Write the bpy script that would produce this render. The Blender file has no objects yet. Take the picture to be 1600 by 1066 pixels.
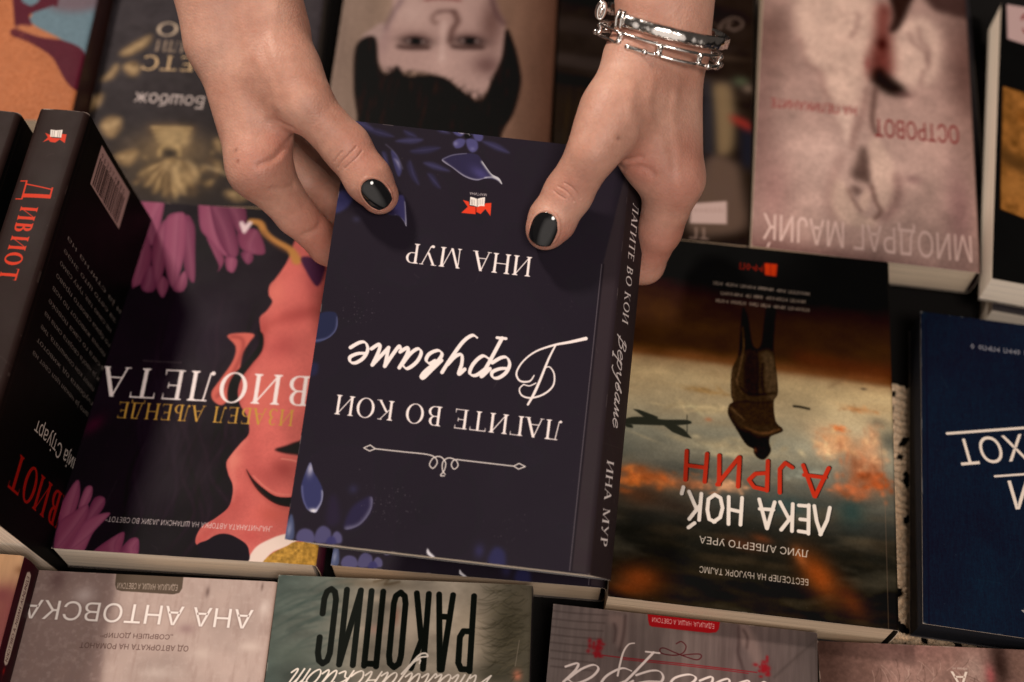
import bpy, bmesh, math, random
import numpy as np
from mathutils import Matrix, Vector, Quaternion

# ---------------------------------------------------------------- camera, world, lamps
scene = bpy.context.scene
col = scene.collection
cam_data = bpy.data.cameras.new('camera')
cam = bpy.data.objects.new('camera', cam_data)
col.objects.link(cam)
scene.camera = cam
cam_data.sensor_width = 36.0
cam_data.lens = 45.0
cam_data.clip_start = 0.02
cam_data.clip_end = 50
cam.matrix_world = Matrix([[0.999657, -0.026177, -0.0, 0.0], [0.023005, 0.878516, -0.477159, -0.342062], [0.012491, 0.476995, 0.878817, 0.63], [0.0, 0.0, 0.0, 1.0]])
cam_data.dof.use_dof = True
cam_data.dof.focus_distance = 0.605
cam_data.dof.aperture_fstop = 4.0

world = bpy.data.worlds.new('World')
scene.world = world
world.use_nodes = True
bg = world.node_tree.nodes['Background']
# dim warm room; the side behind the photographer is the brighter one
wn, wl = world.node_tree.nodes, world.node_tree.links
w_tc = wn.new('ShaderNodeTexCoord')
w_dot = wn.new('ShaderNodeVectorMath'); w_dot.operation = 'DOT_PRODUCT'
w_dot.inputs[1].default_value = Vector((-0.12, -0.90, 0.42)).normalized()
wl.new(w_tc.outputs['Generated'], w_dot.inputs[0])
w_ramp = wn.new('ShaderNodeValToRGB')
w_ramp.color_ramp.elements[0].position = 0.68
w_ramp.color_ramp.elements[0].color = (0.055, 0.046, 0.040, 1)
w_ramp.color_ramp.elements[1].position = 0.92
w_ramp.color_ramp.elements[1].color = (0.95, 0.84, 0.76, 1)
wl.new(w_dot.outputs['Value'], w_ramp.inputs[0])
wl.new(w_ramp.outputs[0], bg.inputs[0])
bg.inputs[1].default_value = 1.0

def area_lamp(name, loc, target, size, power, color):
    d = bpy.data.lights.new(name, 'AREA')
    d.shape = 'DISK'
    d.size = size
    d.energy = power
    d.color = color
    o = bpy.data.objects.new(name, d)
    col.objects.link(o)
    o.location = loc
    o.rotation_euler = (Vector(target) - Vector(loc)).to_track_quat('-Z', 'Y').to_euler()
    return o

area_lamp('ceiling_lamp', (-0.62, 0.62, 1.15), (0, 0, 0.08), 0.15, 16.5, (1.0, 0.87, 0.76))
area_lamp('room_light', (0.26, -0.70, 1.42), (0, 0, 0.05), 0.45, 13.0, (1.0, 0.89, 0.81))

vs = scene.view_settings
scene.display_settings.display_device = 'sRGB'
vs.view_transform = 'Standard'
vs.look = 'None'
vs.exposure = 0.0
vs.gamma = 1.0
vs.use_curve_mapping = False
scene.cycles.max_bounces = 6

rng = np.random.default_rng(7)
random.seed(7)

# ---------------------------------------------------------------- object helpers
def tag(o, label=None, category=None, group=None, kind=None):
    if label: o['label'] = label
    if category: o['category'] = category
    if group: o['group'] = group
    if kind: o['kind'] = kind
    return o

def mesh_obj(name, verts, faces, mats, parent=None, uvs=None, midx=None, smooth=True):
    me = bpy.data.meshes.new(name)
    me.from_pydata([tuple(map(float, v)) for v in verts], [], [tuple(int(i) for i in f) for f in faces])
    for m in (mats if isinstance(mats, (list, tuple)) else [mats]):
        me.materials.append(m)
    if midx is not None:
        me.polygons.foreach_set('material_index', np.array(midx, dtype=np.int32))
    if uvs is not None:
        l = me.uv_layers.new(name='UVMap')
        idx = np.zeros(len(me.loops), dtype=np.int32)
        me.loops.foreach_get('vertex_index', idx)
        uvs = np.asarray(uvs, dtype=np.float32)
        l.data.foreach_set('uv', (uvs[idx] if len(uvs) == len(verts) else uvs).ravel())
    if smooth:
        me.polygons.foreach_set('use_smooth', np.ones(len(me.polygons), dtype=bool))
    me.update()
    o = bpy.data.objects.new(name, me)
    col.objects.link(o)
    if parent: o.parent = parent
    return o

def new_mat(name):
    m = bpy.data.materials.new(name)
    m.use_nodes = True
    return m, m.node_tree, m.node_tree.nodes['Principled BSDF']

def srgb(c):
    c = np.asarray(c, dtype=np.float64) / 255.0
    return np.where(c <= 0.04045, c / 12.92, ((c + 0.055) / 1.055) ** 2.4)

def plain_mat(name, c, rough=0.5, noise=0.12, scale=60, metal=0.0, bump=0.0):
    m, nt, b = new_mat(name)
    lin = srgb(c)
    tc = nt.nodes.new('ShaderNodeTexCoord')
    n = nt.nodes.new('ShaderNodeTexNoise')
    n.inputs['Scale'].default_value = scale
    n.inputs['Detail'].default_value = 6
    nt.links.new(tc.outputs['Object'], n.inputs['Vector'])
    r = nt.nodes.new('ShaderNodeValToRGB')
    r.color_ramp.elements[0].position = 0.3
    r.color_ramp.elements[1].position = 0.7
    r.color_ramp.elements[0].color = (*(lin * (1 - noise)), 1)
    r.color_ramp.elements[1].color = (*np.minimum(lin * (1 + noise), 1), 1)
    nt.links.new(n.outputs[0], r.inputs[0])
    nt.links.new(r.outputs[0], b.inputs['Base Color'])
    b.inputs['Roughness'].default_value = rough
    b.inputs['Metallic'].default_value = metal
    if bump:
        bp = nt.nodes.new('ShaderNodeBump')
        bp.inputs['Strength'].default_value = bump
        bp.inputs['Distance'].default_value = 0.0005
        nt.links.new(n.outputs[0], bp.inputs['Height'])
        nt.links.new(bp.outputs[0], b.inputs['Normal'])
    return m

# ---------------------------------------------------------------- printed artwork, drawn in cover centimetres
PPC = 46.0
GAIN = np.array([1.0, 1.0, 1.0])

def catmull(pts, closed=True, n=8):
    P = np.asarray(pts, float)
    if len(P) < 3: return P
    out = []
    N = len(P)
    t = np.linspace(0, 1, n, endpoint=False)[:, None]
    for i in range(N if closed else N - 1):
        if closed:
            p0, p1, p2, p3 = P[(i - 1) % N], P[i], P[(i + 1) % N], P[(i + 2) % N]
        else:
            p0, p1, p2, p3 = P[max(i - 1, 0)], P[i], P[i + 1], P[min(i + 2, N - 1)]
        out.append(0.5 * (2 * p1 + (p2 - p0) * t + (2 * p0 - 5 * p1 + 4 * p2 - p3) * t ** 2 + (3 * p1 - p0 - 3 * p2 + p3) * t ** 3))
    if not closed: out.append(P[-1:])
    return np.concatenate(out)

def gblur(m, s):
    if s < 0.3: return m
    r = int(math.ceil(s * 2.6))
    k = np.exp(-0.5 * (np.arange(-r, r + 1) / s) ** 2)
    k /= k.sum()
    m = np.pad(m, ((r, r), (r, r)), mode='edge')
    m = sum(k[i] * m[i:m.shape[0] - 2 * r + i] for i in range(2 * r + 1))
    return sum(k[i] * m[:, i:m.shape[1] - 2 * r + i] for i in range(2 * r + 1))

def fill(loops, W, H, ss=3):
    """even-odd scan fill of closed loops (pixel coordinates) -> coverage"""
    T = np.zeros((H * ss, W * ss + 1), dtype=np.uint8)
    for L in loops:
        L = np.asarray(L, float) * ss
        A, Bq = L, np.roll(L, -1, 0)
        for (x0, y0), (x1, y1) in zip(A, Bq):
            if y0 == y1: continue
            if y0 > y1: x0, y0, x1, y1 = x1, y1, x0, y0
            a, b = max(int(math.ceil(y0 - 0.5)), 0), min(int(math.ceil(y1 - 0.5)), H * ss)
            if b <= a: continue
            ys = np.arange(a, b)
            xs = x0 + (ys + 0.5 - y0) * (x1 - x0) / (y1 - y0)
            xi = np.clip(np.ceil(xs - 0.5).astype(int), 0, W * ss)
            np.bitwise_xor.at(T, (ys, xi), 1)
    F = np.bitwise_xor.accumulate(T[:, :-1], axis=1).astype(np.float32)
    return F.reshape(H, ss, W, ss).mean((1, 3))

def vnoise(W, H, sx, sy, octaves=4, seed=0):
    """smooth value noise, cell size sx, sy in pixels"""
    r = np.random.default_rng(seed)
    out = np.zeros((H, W)); amp = 1.0; tot = 0
    for o in range(octaves):
        gx, gy = max(sx / 2 ** o, 1.0), max(sy / 2 ** o, 1.0)
        nx, ny = int(W / gx) + 3, int(H / gy) + 3
        g = r.random((ny, nx))
        X, Y = np.arange(W) / gx, np.arange(H) / gy
        xi, yi = X.astype(int), Y.astype(int)
        fx, fy = X - xi, Y - yi
        fx, fy = fx * fx * (3 - 2 * fx), (fy * fy * (3 - 2 * fy))[:, None]
        a = g[yi][:, xi] * (1 - fx) + g[yi][:, xi + 1] * fx
        b = g[yi + 1][:, xi] * (1 - fx) + g[yi + 1][:, xi + 1] * fx
        out += amp * (a * (1 - fy) + b * fy); tot += amp; amp *= 0.55
    return out / tot * 2 - 1

# --- lettering: sans outlines from Blender's own font, serif / brush / script drawn here
_outline_cache = {}
def sans_loops(txt, bold=0.0):
    key = (txt, bold)
    if key in _outline_cache: return _outline_cache[key]
    cu = bpy.data.curves.new('lettering', 'FONT')
    cu.body = txt
    cu.offset = bold
    o = bpy.data.objects.new('lettering', cu)
    col.objects.link(o)
    dg = bpy.context.evaluated_depsgraph_get()
    c2 = o.to_curve(dg)
    loops = []
    for sp in c2.splines:
        bp = sp.bezier_points
        n = len(bp)
        L = []
        for i in range(n):
            p0, p1 = bp[i], bp[(i + 1) % n]
            a, b, c, d = (np.array(v[:2]) for v in (p0.co, p0.handle_right, p1.handle_left, p1.co))
            for t in np.linspace(0, 1, 6, endpoint=False):
                L.append(a * (1 - t) ** 3 + 3 * b * t * (1 - t) ** 2 + 3 * c * t * t * (1 - t) + d * t ** 3)
        if n > 1: loops.append(np.array(L))
    o.to_curve_clear()
    bpy.data.objects.remove(o)
    bpy.data.curves.remove(cu)
    _outline_cache[key] = loops
    return loops

def rect(x0, y0, x1, y1): return [(x0, y0), (x1, y0), (x1, y1), (x0, y1)]
def serif_glyph(ch, T=0.125, t=0.045):
    """(polygons, advance) in cap heights; each polygon filled on its own (even-odd inside a list)"""
    s, e = 0.035, 0.075
    G = []
    def stem(x, y0=0.0, y1=1.0, w=T, lo=True, hi=True):
        G.append([rect(x, y0, x + w, y1)])
        for on, y, d in ((lo, y0, 1), (hi, y1, -1)):
            if on:
                G.append([[(x - e, y), (x + w + e, y), (x + w + e, y + d * s * 0.8), (x + w, y + d * s * 2.2), (x, y + d * s * 2.2), (x - e, y + d * s * 0.8)]])
    def diag(x0, y0, x1, y1, w):
        G.append([[(x0 - w / 2, y0), (x0 + w / 2, y0), (x1 + w / 2, y1), (x1 - w / 2, y1)]])
    def ser(x, y, d=1, ee=None):
        q = e if ee is None else ee
        G.append([[(x - q - 0.03, y), (x + q + 0.03, y), (x + q + 0.03, y + d * s), (x - q - 0.03, y + d * s)]])
    def bowl(x, y0, y1, rx, w=T, left=False):
        a = np.linspace(-math.pi / 2, math.pi / 2, 18)
        cy, ry = (y0 + y1) / 2, (y1 - y0) / 2
        out = [(x, y0)] + [(x + (rx * 0.35) + rx * 0.65 * math.cos(q), cy + ry * math.sin(q)) for q in a] + [(x, y1)]
        inn = [(x, y1 - t)] + [(x + (rx * 0.35) + (rx * 0.65 - w) * math.cos(q), cy + (ry - t) * math.sin(q)) for q in a[::-1]] + [(x, y0 + t)]
        G.append([out + inn])
    def ring(cx, rx, ry=0.52, cy=0.5):
        a = np.linspace(0, 2 * math.pi, 40, endpoint=False)
        G.append([[(cx + rx * math.cos(q), cy + ry * math.sin(q)) for q in a], [(cx + (rx - T * 1.05) * math.cos(q), cy + (ry - t) * math.sin(q)) for q in a]])
    def topserif(x, y, d):
        G.append([[(x - 0.012, y), (x + 0.035, y), (x + 0.02, y - d * 0.2), (x, y - d * 0.2)]])
    adv = 0.9
    if ch == 'И':
        stem(0.1); stem(0.72); diag(0.19, 0.08, 0.75, 0.92, 0.06); adv = 0.97
    elif ch == 'Н':
        stem(0.1); stem(0.7); G.append([rect(0.2, 0.48, 0.72, 0.48 + t)]); adv = 0.95
    elif ch == 'А':
        diag(0.09, 0, 0.42, 1.0, 0.055); diag(0.42, 1.0, 0.75, 0, T * 1.1); ser(0.08, 0); ser(0.77, 0, 1, 0.11)
        G.append([rect(0.2, 0.33, 0.62, 0.33 + t)]); adv = 0.86
    elif ch == 'М':
        stem(0.12, w=0.05); diag(0.16, 1.0, 0.52, 0.02, T); diag(0.52, 0.02, 0.9, 1.0, 0.05); stem(0.88, w=T * 1.05); adv = 1.14
    elif ch == 'У':
        diag(0.14, 1, 0.46, 0.36, T); diag(0.36, 0.05, 0.72, 1.0, 0.055); ser(0.14, 1, -1, 0.11); ser(0.74, 1, -1)
        a = np.linspace(0, 6.28, 14)
        G.append([[(0.25 + 0.075 * math.cos(q), 0.05 + 0.075 * math.sin(q)) for q in a]]); diag(0.28, -0.02, 0.38, 0.12, 0.09); adv = 0.82
    elif ch == 'Р':
        stem(0.1); bowl(0.2, 0.44, 1.0, 0.44); adv = 0.72
    elif ch == 'О':
        ring(0.46, 0.43); adv = 0.93
    elif ch == 'С':
        a = np.linspace(0.8, 2 * math.pi - 0.8, 34)
        G.append([[(0.46 + 0.43 * math.cos(q), 0.5 + 0.52 * math.sin(q)) for q in a] + [(0.46 + (0.43 - T * 1.05) * math.cos(q), 0.5 + (0.52 - t) * math.sin(q)) for q in a[::-1]]])
        diag(0.74, 0.68, 0.76, 0.98, 0.05); adv = 0.85
    elif ch == 'В':
        stem(0.1); bowl(0.2, 0.5, 1.0, 0.4); bowl(0.2, 0.0, 0.54, 0.46); adv = 0.78
    elif ch == 'Б':
        stem(0.1); bowl(0.2, 0.0, 0.56, 0.45); G.append([rect(0.1, 1 - t, 0.6, 1)]); topserif(0.58, 1, 1); adv = 0.76
    elif ch == 'К':
        stem(0.1); diag(0.22, 0.46, 0.62, 0.98, 0.055); diag(0.34, 0.6, 0.72, 0.0, T); ser(0.64, 1, -1); ser(0.74, 0, 1, 0.1); adv = 0.85
    elif ch == 'Л':
        diag(0.2, 0.04, 0.32, 1.0, 0.05); stem(0.62); G.append([rect(0.2, 1 - t, 0.8, 1)])
        a = np.linspace(0, 6.28, 14)
        G.append([[(0.13 + 0.07 * math.cos(q), 0.06 + 0.07 * math.sin(q)) for q in a]]); adv = 0.88
    elif ch == 'Љ':
        diag(0.2, 0.04, 0.3, 1.0, 0.05); stem(0.52); G.append([rect(0.2, 1 - t, 0.66, 1)]); bowl(0.62, 0.0, 0.54, 0.4)
        a = np.linspace(0, 6.28, 14)
        G.append([[(0.13 + 0.07 * math.cos(q), 0.06 + 0.07 * math.sin(q)) for q in a]]); adv = 1.1
    elif ch == 'Г':
        stem(0.1); G.append([rect(0.1, 1 - t, 0.62, 1)]); topserif(0.6, 1, 1); adv = 0.68
    elif ch == 'Т':
        stem(0.36, hi=False); G.append([rect(0.06, 1 - t, 0.78, 1)]); topserif(0.04, 1, 1); topserif(0.77, 1, 1); adv = 0.84
    elif ch == 'Е':
        stem(0.1, lo=False, hi=False); G.append([rect(0.03, 0, 0.64, t)]); G.append([rect(0.03, 1 - t, 0.62, 1)]); G.append([rect(0.2, 0.5, 0.5, 0.5 + t)])
        topserif(0.6, 1, 1); topserif(0.62, 0, -1); topserif(0.48, 0.62, 1); adv = 0.74
    elif ch == 'З':
        a = np.linspace(2.5, -1.5, 16); b = np.linspace(1.5, -2.6, 16)
        G.append([[(0.3 + 0.24 * math.cos(q), 0.75 + 0.26 * math.sin(q)) for q in a] + [(0.28 + 0.13 * math.cos(q), 0.75 + 0.22 * math.sin(q)) for q in a[::-1]]])
        G.append([[(0.3 + 0.29 * math.cos(q), 0.26 + 0.28 * math.sin(q)) for q in b] + [(0.28 + 0.17 * math.cos(q), 0.26 + 0.235 * math.sin(q)) for q in b[::-1]]]); adv = 0.7
    elif ch == 'Д':
        diag(0.2, 0.02, 0.4, 1.0, 0.055); stem(0.62, hi=False, lo=False); G.append([rect(0.3, 1 - t, 0.76, 1)])
        G.append([rect(0.04, 0, 0.88, t)]); diag(0.07, -0.2, 0.07, 0.03, 0.05); diag(0.86, -0.2, 0.86, 0.03, 0.05); adv = 0.93
    elif ch == ' ':
        adv = 0.42
    return G, adv

BRUSH = {  # strokes in cap heights, reading orientation
 'Л': ([[(0, 0), (.12, .45), (.42, 1)], [(.42, 1), (.6, .5), (.72, 0)]], .82),
 'Е': ([[(.05, 1), (.02, 0)], [(.05, 1), (.5, .98)], [(.04, .52), (.42, .54)], [(.02, 0), (.52, .03)]], .62),
 'К': ([[(.06, 1), (.04, 0)], [(.55, 1), (.06, .45)], [(.2, .6), (.62, 0)]], .72),
 'Ќ': ([[(.06, 1), (.04, 0)], [(.55, 1), (.06, .45)], [(.2, .6), (.62, 0)], [(.3, 1.12), (.55, 1.3)]], .72),
 'А': ([[(0, 0), (.38, 1)], [(.38, 1), (.75, 0)], [(.08, .3), (.7, .34)]], .86),
 'Н': ([[(.05, 1), (.03, 0)], [(.6, 1), (.62, 0)], [(.04, .5), (.6, .47)]], .76),
 'О': ([[(.4, 1), (.12, .8), (.02, .45), (.15, .08), (.42, 0), (.7, .2), (.76, .6), (.62, .92), (.38, 1)]], .9),
 ',': ([[(.1, .1), (.04, -.15)]], .25),
 'Ј': ([[(.4, 1), (.4, .25), (.25, 0), (.05, .12)]], .55),
 'Р': ([[(.06, 1), (.05, 0)], [(.06, .98), (.45, .95), (.6, .72), (.42, .48), (.08, .42)]], .7),
 'И': ([[(.05, 1), (.04, 0)], [(.04, 0), (.62, 1)], [(.62, 1), (.64, 0)]], .8),
 ' ': ([], .4),
 'П': ([[(.06, 0), (.06, 1)], [(.06, .97), (.56, .97)], [(.56, 1), (.56, 0)]], .78),
 'С': ([[(.56, .72), (.52, .92), (.32, 1), (.12, .9), (.06, .7), (.06, .3), (.12, .1), (.32, 0), (.52, .08), (.56, .28)]], .74),
}
COND = dict(BRUSH)
COND.update({
 'О': ([[(.31, 1), (.12, .95), (.06, .85), (.06, .15), (.12, .05), (.31, 0), (.5, .05), (.56, .15), (.56, .85), (.5, .95), (.31, 1)]], .8),
 'С': ([[(.56, .66), (.56, .86), (.48, .96), (.31, 1), (.14, .96), (.06, .86), (.06, .14), (.14, .04), (.31, 0), (.48, .04), (.56, .14), (.56, .34)]], .8),
 'Р': ([[(.06, 1), (.06, 0)], [(.06, .98), (.42, .98), (.55, .9), (.55, .56), (.42, .48), (.06, .48)]], .74),
 'А': ([[(.02, 0), (.28, 1), (.36, 1), (.62, 0)], [(.12, .3), (.52, .3)]], .8),
 'К': ([[(.06, 1), (.06, 0)], [(.56, 1), (.1, .5)], [(.24, .6), (.58, 0)]], .76)})
SCRIPT = {  # x-heights
 'е': ([[(.12, .5), (.45, .55), (.72, .75), (.62, .98), (.38, .98), (.14, .7), (.1, .3), (.3, .0), (.55, .02), (.85, .3)]], .82),
 'р': ([[(.0, .6), (.25, 1.0), (.12, .3), (-.08, -.9)], [(.2, .65), (.5, .98), (.78, .9), (.76, .45), (.5, .04), (.2, .12)], [(-.25, -.9), (.14, -.9)]], .98),
 'у': ([[(.02, .75), (.2, 1.0), (.22, .5), (.36, .08), (.6, .2), (.8, .6)], [(.92, 1.0), (.78, .4), (.5, -.5), (.2, -.88), (-.05, -.8)]], 1.02),
 'в': ([[(.05, .45), (.3, .9), (.55, 1.35), (.66, 1.3), (.55, 1.0), (.2, .5), (.12, .15), (.35, 0), (.65, .2), (.7, .5), (.5, .65), (.32, .5)]], .86),
 'а': ([[(.72, .85), (.45, 1.0), (.16, .65), (.1, .2), (.3, .02), (.55, .3), (.74, .85)], [(.8, 1.0), (.68, .35), (.74, .02), (1.0, .25)]], 1.0),
 'м': ([[(-.02, .1), (.08, .0), (.22, .4), (.38, 1.0)], [(.38, 1.0), (.5, .12)], [(.5, .12), (.92, 1.0)], [(.92, 1.0), (.86, .3), (.94, .0), (1.2, .25)]], 1.2),
 'и': ([[(.0, .75), (.18, 1.0), (.14, .4), (.26, .02), (.5, .25), (.66, .7)], [(.74, 1.0), (.64, .3), (.74, .0), (.98, .25)]], .98),
 'т': ([[(.1, 1.0), (.02, 0)], [(.1, .7), (.3, 1.0), (.44, .95), (.36, 0)], [(.42, .6), (.62, 1.0), (.78, .9), (.7, .2), (.78, 0), (1.0, .25)]], 1.02),
 'л': ([[(-.02, .1), (.1, .0), (.26, .4), (.5, 1.0)], [(.5, 1.0), (.46, .3), (.54, .0), (.8, .25)]], .8),
 'ј': ([[(.12, .7), (.3, 1.0), (.2, .3), (.0, -.6), (-.3, -.85), (-.4, -.6)], [(.36, 1.35), (.38, 1.42)]], .45),
 'н': ([[(.05, .75), (.2, 1.0), (.1, 0)], [(.14, .5), (.66, .55)], [(.76, 1.0), (.64, .3), (.72, .0), (.95, .25)]], .95),
 'с': ([[(.66, .8), (.5, 1.0), (.22, .8), (.1, .35), (.3, .0), (.6, .1), (.8, .35)]], .75),
 'к': ([[(.08, .8), (.2, 1.0), (.08, 0)], [(.7, .95), (.5, .8), (.2, .5), (.4, .4), (.55, .05), (.85, .2)]], .85),
 'о': ([[(.42, 1.0), (.16, .75), (.1, .3), (.3, .0), (.6, .25), (.7, .7), (.44, 1.0), (.6, .8), (.85, .85)]], .85),
 'И': ([[(.2, 1.5), (.1, 1.7), (.35, 1.9), (.3, .8), (.15, .0)], [(.15, .0), (.6, .6), (1.1, 1.9)], [(1.1, 1.9), (.95, .6), (1.05, 0), (1.3, .2)]], 1.35),
 'О': ([[(.8, 1.9), (.3, 1.6), (.08, .8), (.3, .05), (.8, .1), (1.25, .8), (1.25, 1.6), (.8, 1.9), (.6, 1.5)]], 1.4),
 'В': ([[(.55, 1.75), (.42, 1.0), (.15, -.3)], [(.2, 1.25), (.45, 1.7), (.95, 1.6), (.98, 1.2), (.55, .9)], [(.55, .9), (1.05, .7), (.9, .2), (.4, .0), (.1, .25)]], 1.25),
 ' ': ([], .5),
}

class Art:
    def __init__(s, w, h, bgc, ppc=PPC):
        s.p = ppc
        s.W, s.H = int(round(w * ppc)), int(round(h * ppc))
        s.a = np.ones((s.H, s.W, 3)) * np.array(bgc, float)
        s.clip = None
    def blend(s, m, c, alpha=1.0, box=None):
        y0, y1, x0, x1 = box or (0, s.H, 0, s.W)
        m = m * alpha
        if s.clip is not None: m = m * s.clip[y0:y1, x0:x1]
        v = s.a[y0:y1, x0:x1]
        v += (np.asarray(c, float) - v) * m[..., None]
    def mask(s, loops, blur=0.0):
        """loops in cm -> (mask, box)"""
        pad = int(blur * s.p * 3) + 3
        A = np.concatenate([np.asarray(l, float) for l in loops]) * s.p
        x0, x1 = max(int(A[:, 0].min()) - pad, 0), min(int(A[:, 0].max()) + pad + 1, s.W)
        y0, y1 = max(int(A[:, 1].min()) - pad, 0), min(int(A[:, 1].max()) + pad + 1, s.H)
        if x1 <= x0 or y1 <= y0: return None, None
        m = fill([np.asarray(l, float) * s.p - (x0, y0) for l in loops], x1 - x0, y1 - y0)
        return gblur(m, blur * s.p), (y0, y1, x0, x1)
    def poly(s, pts, c, alpha=1.0, blur=0.0, curve=True, loops=False):
        L = pts if loops else [catmull(pts) if curve else pts]
        m, b = s.mask(L, blur)
        if m is not None: s.blend(m, c, alpha, b)
    def setclip(s, pts=None, blur=0.0, curve=True):
        s.clip = None
        if pts is not None:
            m, b = s.mask([catmull(pts) if curve else pts], blur)
            s.clip = np.zeros((s.H, s.W))
            if m is not None: s.clip[b[0]:b[1], b[2]:b[3]] = m
    def line(s, pts, w, c, alpha=1.0, blur=0.0, taper=None, curve=True, nib=None, closed=False):
        """w in cm; taper (start, end) width factors; nib=(angle, thin factor)"""
        P = catmull(pts, closed, 10) if curve and len(pts) > 2 else np.asarray(pts, float)
        if closed: P = np.vstack([P, P[:1]])
        n = len(P)
        ws = np.full(n, w / 2)
        if taper: ws = ws * np.interp(np.linspace(0, 1, n), np.linspace(0, 1, len(taper)), taper)
        if nib:
            d = np.gradient(P, axis=0); ang = np.arctan2(d[:, 1], d[:, 0])
            ws = ws * (nib[1] + (1 - nib[1]) * np.abs(np.sin(ang - nib[0])))
        pad = (ws.max() + blur * 3) * s.p + 2
        Q, R = P * s.p, np.maximum(ws * s.p, 0.35)
        x0, x1 = max(int(Q[:, 0].min() - pad), 0), min(int(Q[:, 0].max() + pad) + 1, s.W)
        y0, y1 = max(int(Q[:, 1].min() - pad), 0), min(int(Q[:, 1].max() + pad) + 1, s.H)
        if x1 <= x0 or y1 <= y0: return
        D = np.full((y1 - y0, x1 - x0), 1e3)
        for i in range(n - 1):
            a, b, ra, rb = Q[i], Q[i + 1], R[i], R[i + 1]
            m = max(ra, rb) + 2
            i0, i1 = max(int(min(a[0], b[0]) - m) - x0, 0), min(int(max(a[0], b[0]) + m) + 2 - x0, x1 - x0)
            j0, j1 = max(int(min(a[1], b[1]) - m) - y0, 0), min(int(max(a[1], b[1]) + m) + 2 - y0, y1 - y0)
            if i1 <= i0 or j1 <= j0: continue
            X = np.arange(i0 + x0, i1 + x0) + 0.5
            Y = (np.arange(j0 + y0, j1 + y0) + 0.5)[:, None]
            d = b - a; L2 = max(d @ d, 1e-9)
            t = np.clip(((X - a[0]) * d[0] + (Y - a[1]) * d[1]) / L2, 0, 1)
            q = np.hypot(X - a[0] - t * d[0], Y - a[1] - t * d[1]) - (ra + (rb - ra) * t)
            D[j0:j1, i0:i1] = np.minimum(D[j0:j1, i0:i1], q)
        m = np.clip(0.5 - D, 0, 1)
        s.blend(gblur(m, blur * s.p), c, alpha, (y0, y1, x0, x1))
    def glow(s, c0, rx, ry, c, alpha=1.0, ang=0.0, p=1.0):
        x, y = (np.arange(s.W) + 0.5) / s.p - c0[0], ((np.arange(s.H) + 0.5) / s.p - c0[1])[:, None]
        ca, sa = math.cos(math.radians(ang)), math.sin(math.radians(ang))
        u, v = (x * ca + y * sa) / rx, (-x * sa + y * ca) / ry
        s.blend(np.exp(-(u * u + v * v) ** p), c, alpha)
    def vgrad(s, stops, alpha=1.0):
        ys = (np.arange(s.H) + 0.5) / s.p
        k = [q[0] for q in stops]
        c = np.stack([np.interp(ys, k, [q[1][i] for q in stops]) for i in range(3)], -1)
        s.a += (c[:, None, :] - s.a) * alpha * (1 if s.clip is None else s.clip[..., None])
    def hgrad(s, stops, alpha=1.0):
        xs = (np.arange(s.W) + 0.5) / s.p
        k = [q[0] for q in stops]
        c = np.stack([np.interp(xs, k, [q[1][i] for q in stops]) for i in range(3)], -1)
        s.a += (c[None] - s.a) * alpha * (1 if s.clip is None else s.clip[..., None])
    def noise(s, amp, sx, sy=None, octaves=4, seed=0, c=None):
        n = vnoise(s.W, s.H, sx * s.p, (sy or sx) * s.p, octaves, seed)
        if c is None:
            if s.clip is not None: n = n * s.clip
            s.a *= (1 + amp * n)[..., None]
        else: s.blend(np.clip(n * 1.6, 0, 1), c, amp)
    def dots(s, c0, rx, ry, n, c, alpha=0.5, r=(0.01, 0.03), seed=1):
        q = np.random.default_rng(seed)
        for i in range(n):
            x, y = c0[0] + q.normal() * rx, c0[1] + q.normal() * ry
            k = q.uniform(*r)
            s.line([(x, y), (x + 0.001, y)], 2 * k, c, alpha * q.uniform(0.3, 1), curve=False)
    # lettering: st, en = ends of the baseline; cap = a point at cap height over the start or end (only its distance from the baseline counts)
    def _frame(s, st, en, cap, total):
        st, en, cap = (np.asarray(v[0] if isinstance(v, list) else v, float) for v in (st, en, cap))
        d = en - st
        L = np.hypot(*d); u = d / L
        n = np.array([-u[1], u[0]])
        h = (cap - st) @ n
        return st, u * (L / total), n * h, abs(h)
    def sans(s, txt, st, en, cap, c, alpha=1.0, bold=0.0, blur=0.0, xcap=None, dx=0, dy=0):
        loops = sans_loops(txt, bold)
        if not loops: return
        A = np.concatenate(loops)
        x0, x1 = A[:, 0].min(), A[:, 0].max()
        ch = xcap or 0.729
        o, U, N, h = s._frame(st, en, cap, x1 - x0)
        L = [o + (l[:, :1] - x0) * U + l[:, 1:2] / ch * N + (dx, dy) for l in loops]
        m, b = s.mask(L, blur)
        if m is not None: s.blend(m, c, alpha, b)
    def serif(s, txt, st, en, cap, c, alpha=1.0, gap=0.06, T=0.125, t=0.045, blur=0.0):
        gs = [serif_glyph(ch, T, t) for ch in txt]
        o, U, N, h = s._frame(st, en, cap, sum(g[1] + gap for g in gs) - gap)
        x = 0
        for G, adv in gs:
            for poly in G:
                L = [o + (x + np.asarray(l)[:, :1]) * U + np.asarray(l)[:, 1:] * N for l in poly]
                m, b = s.mask(L, blur)
                if m is not None: s.blend(m, c, alpha, b)
            x += adv + gap
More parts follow.
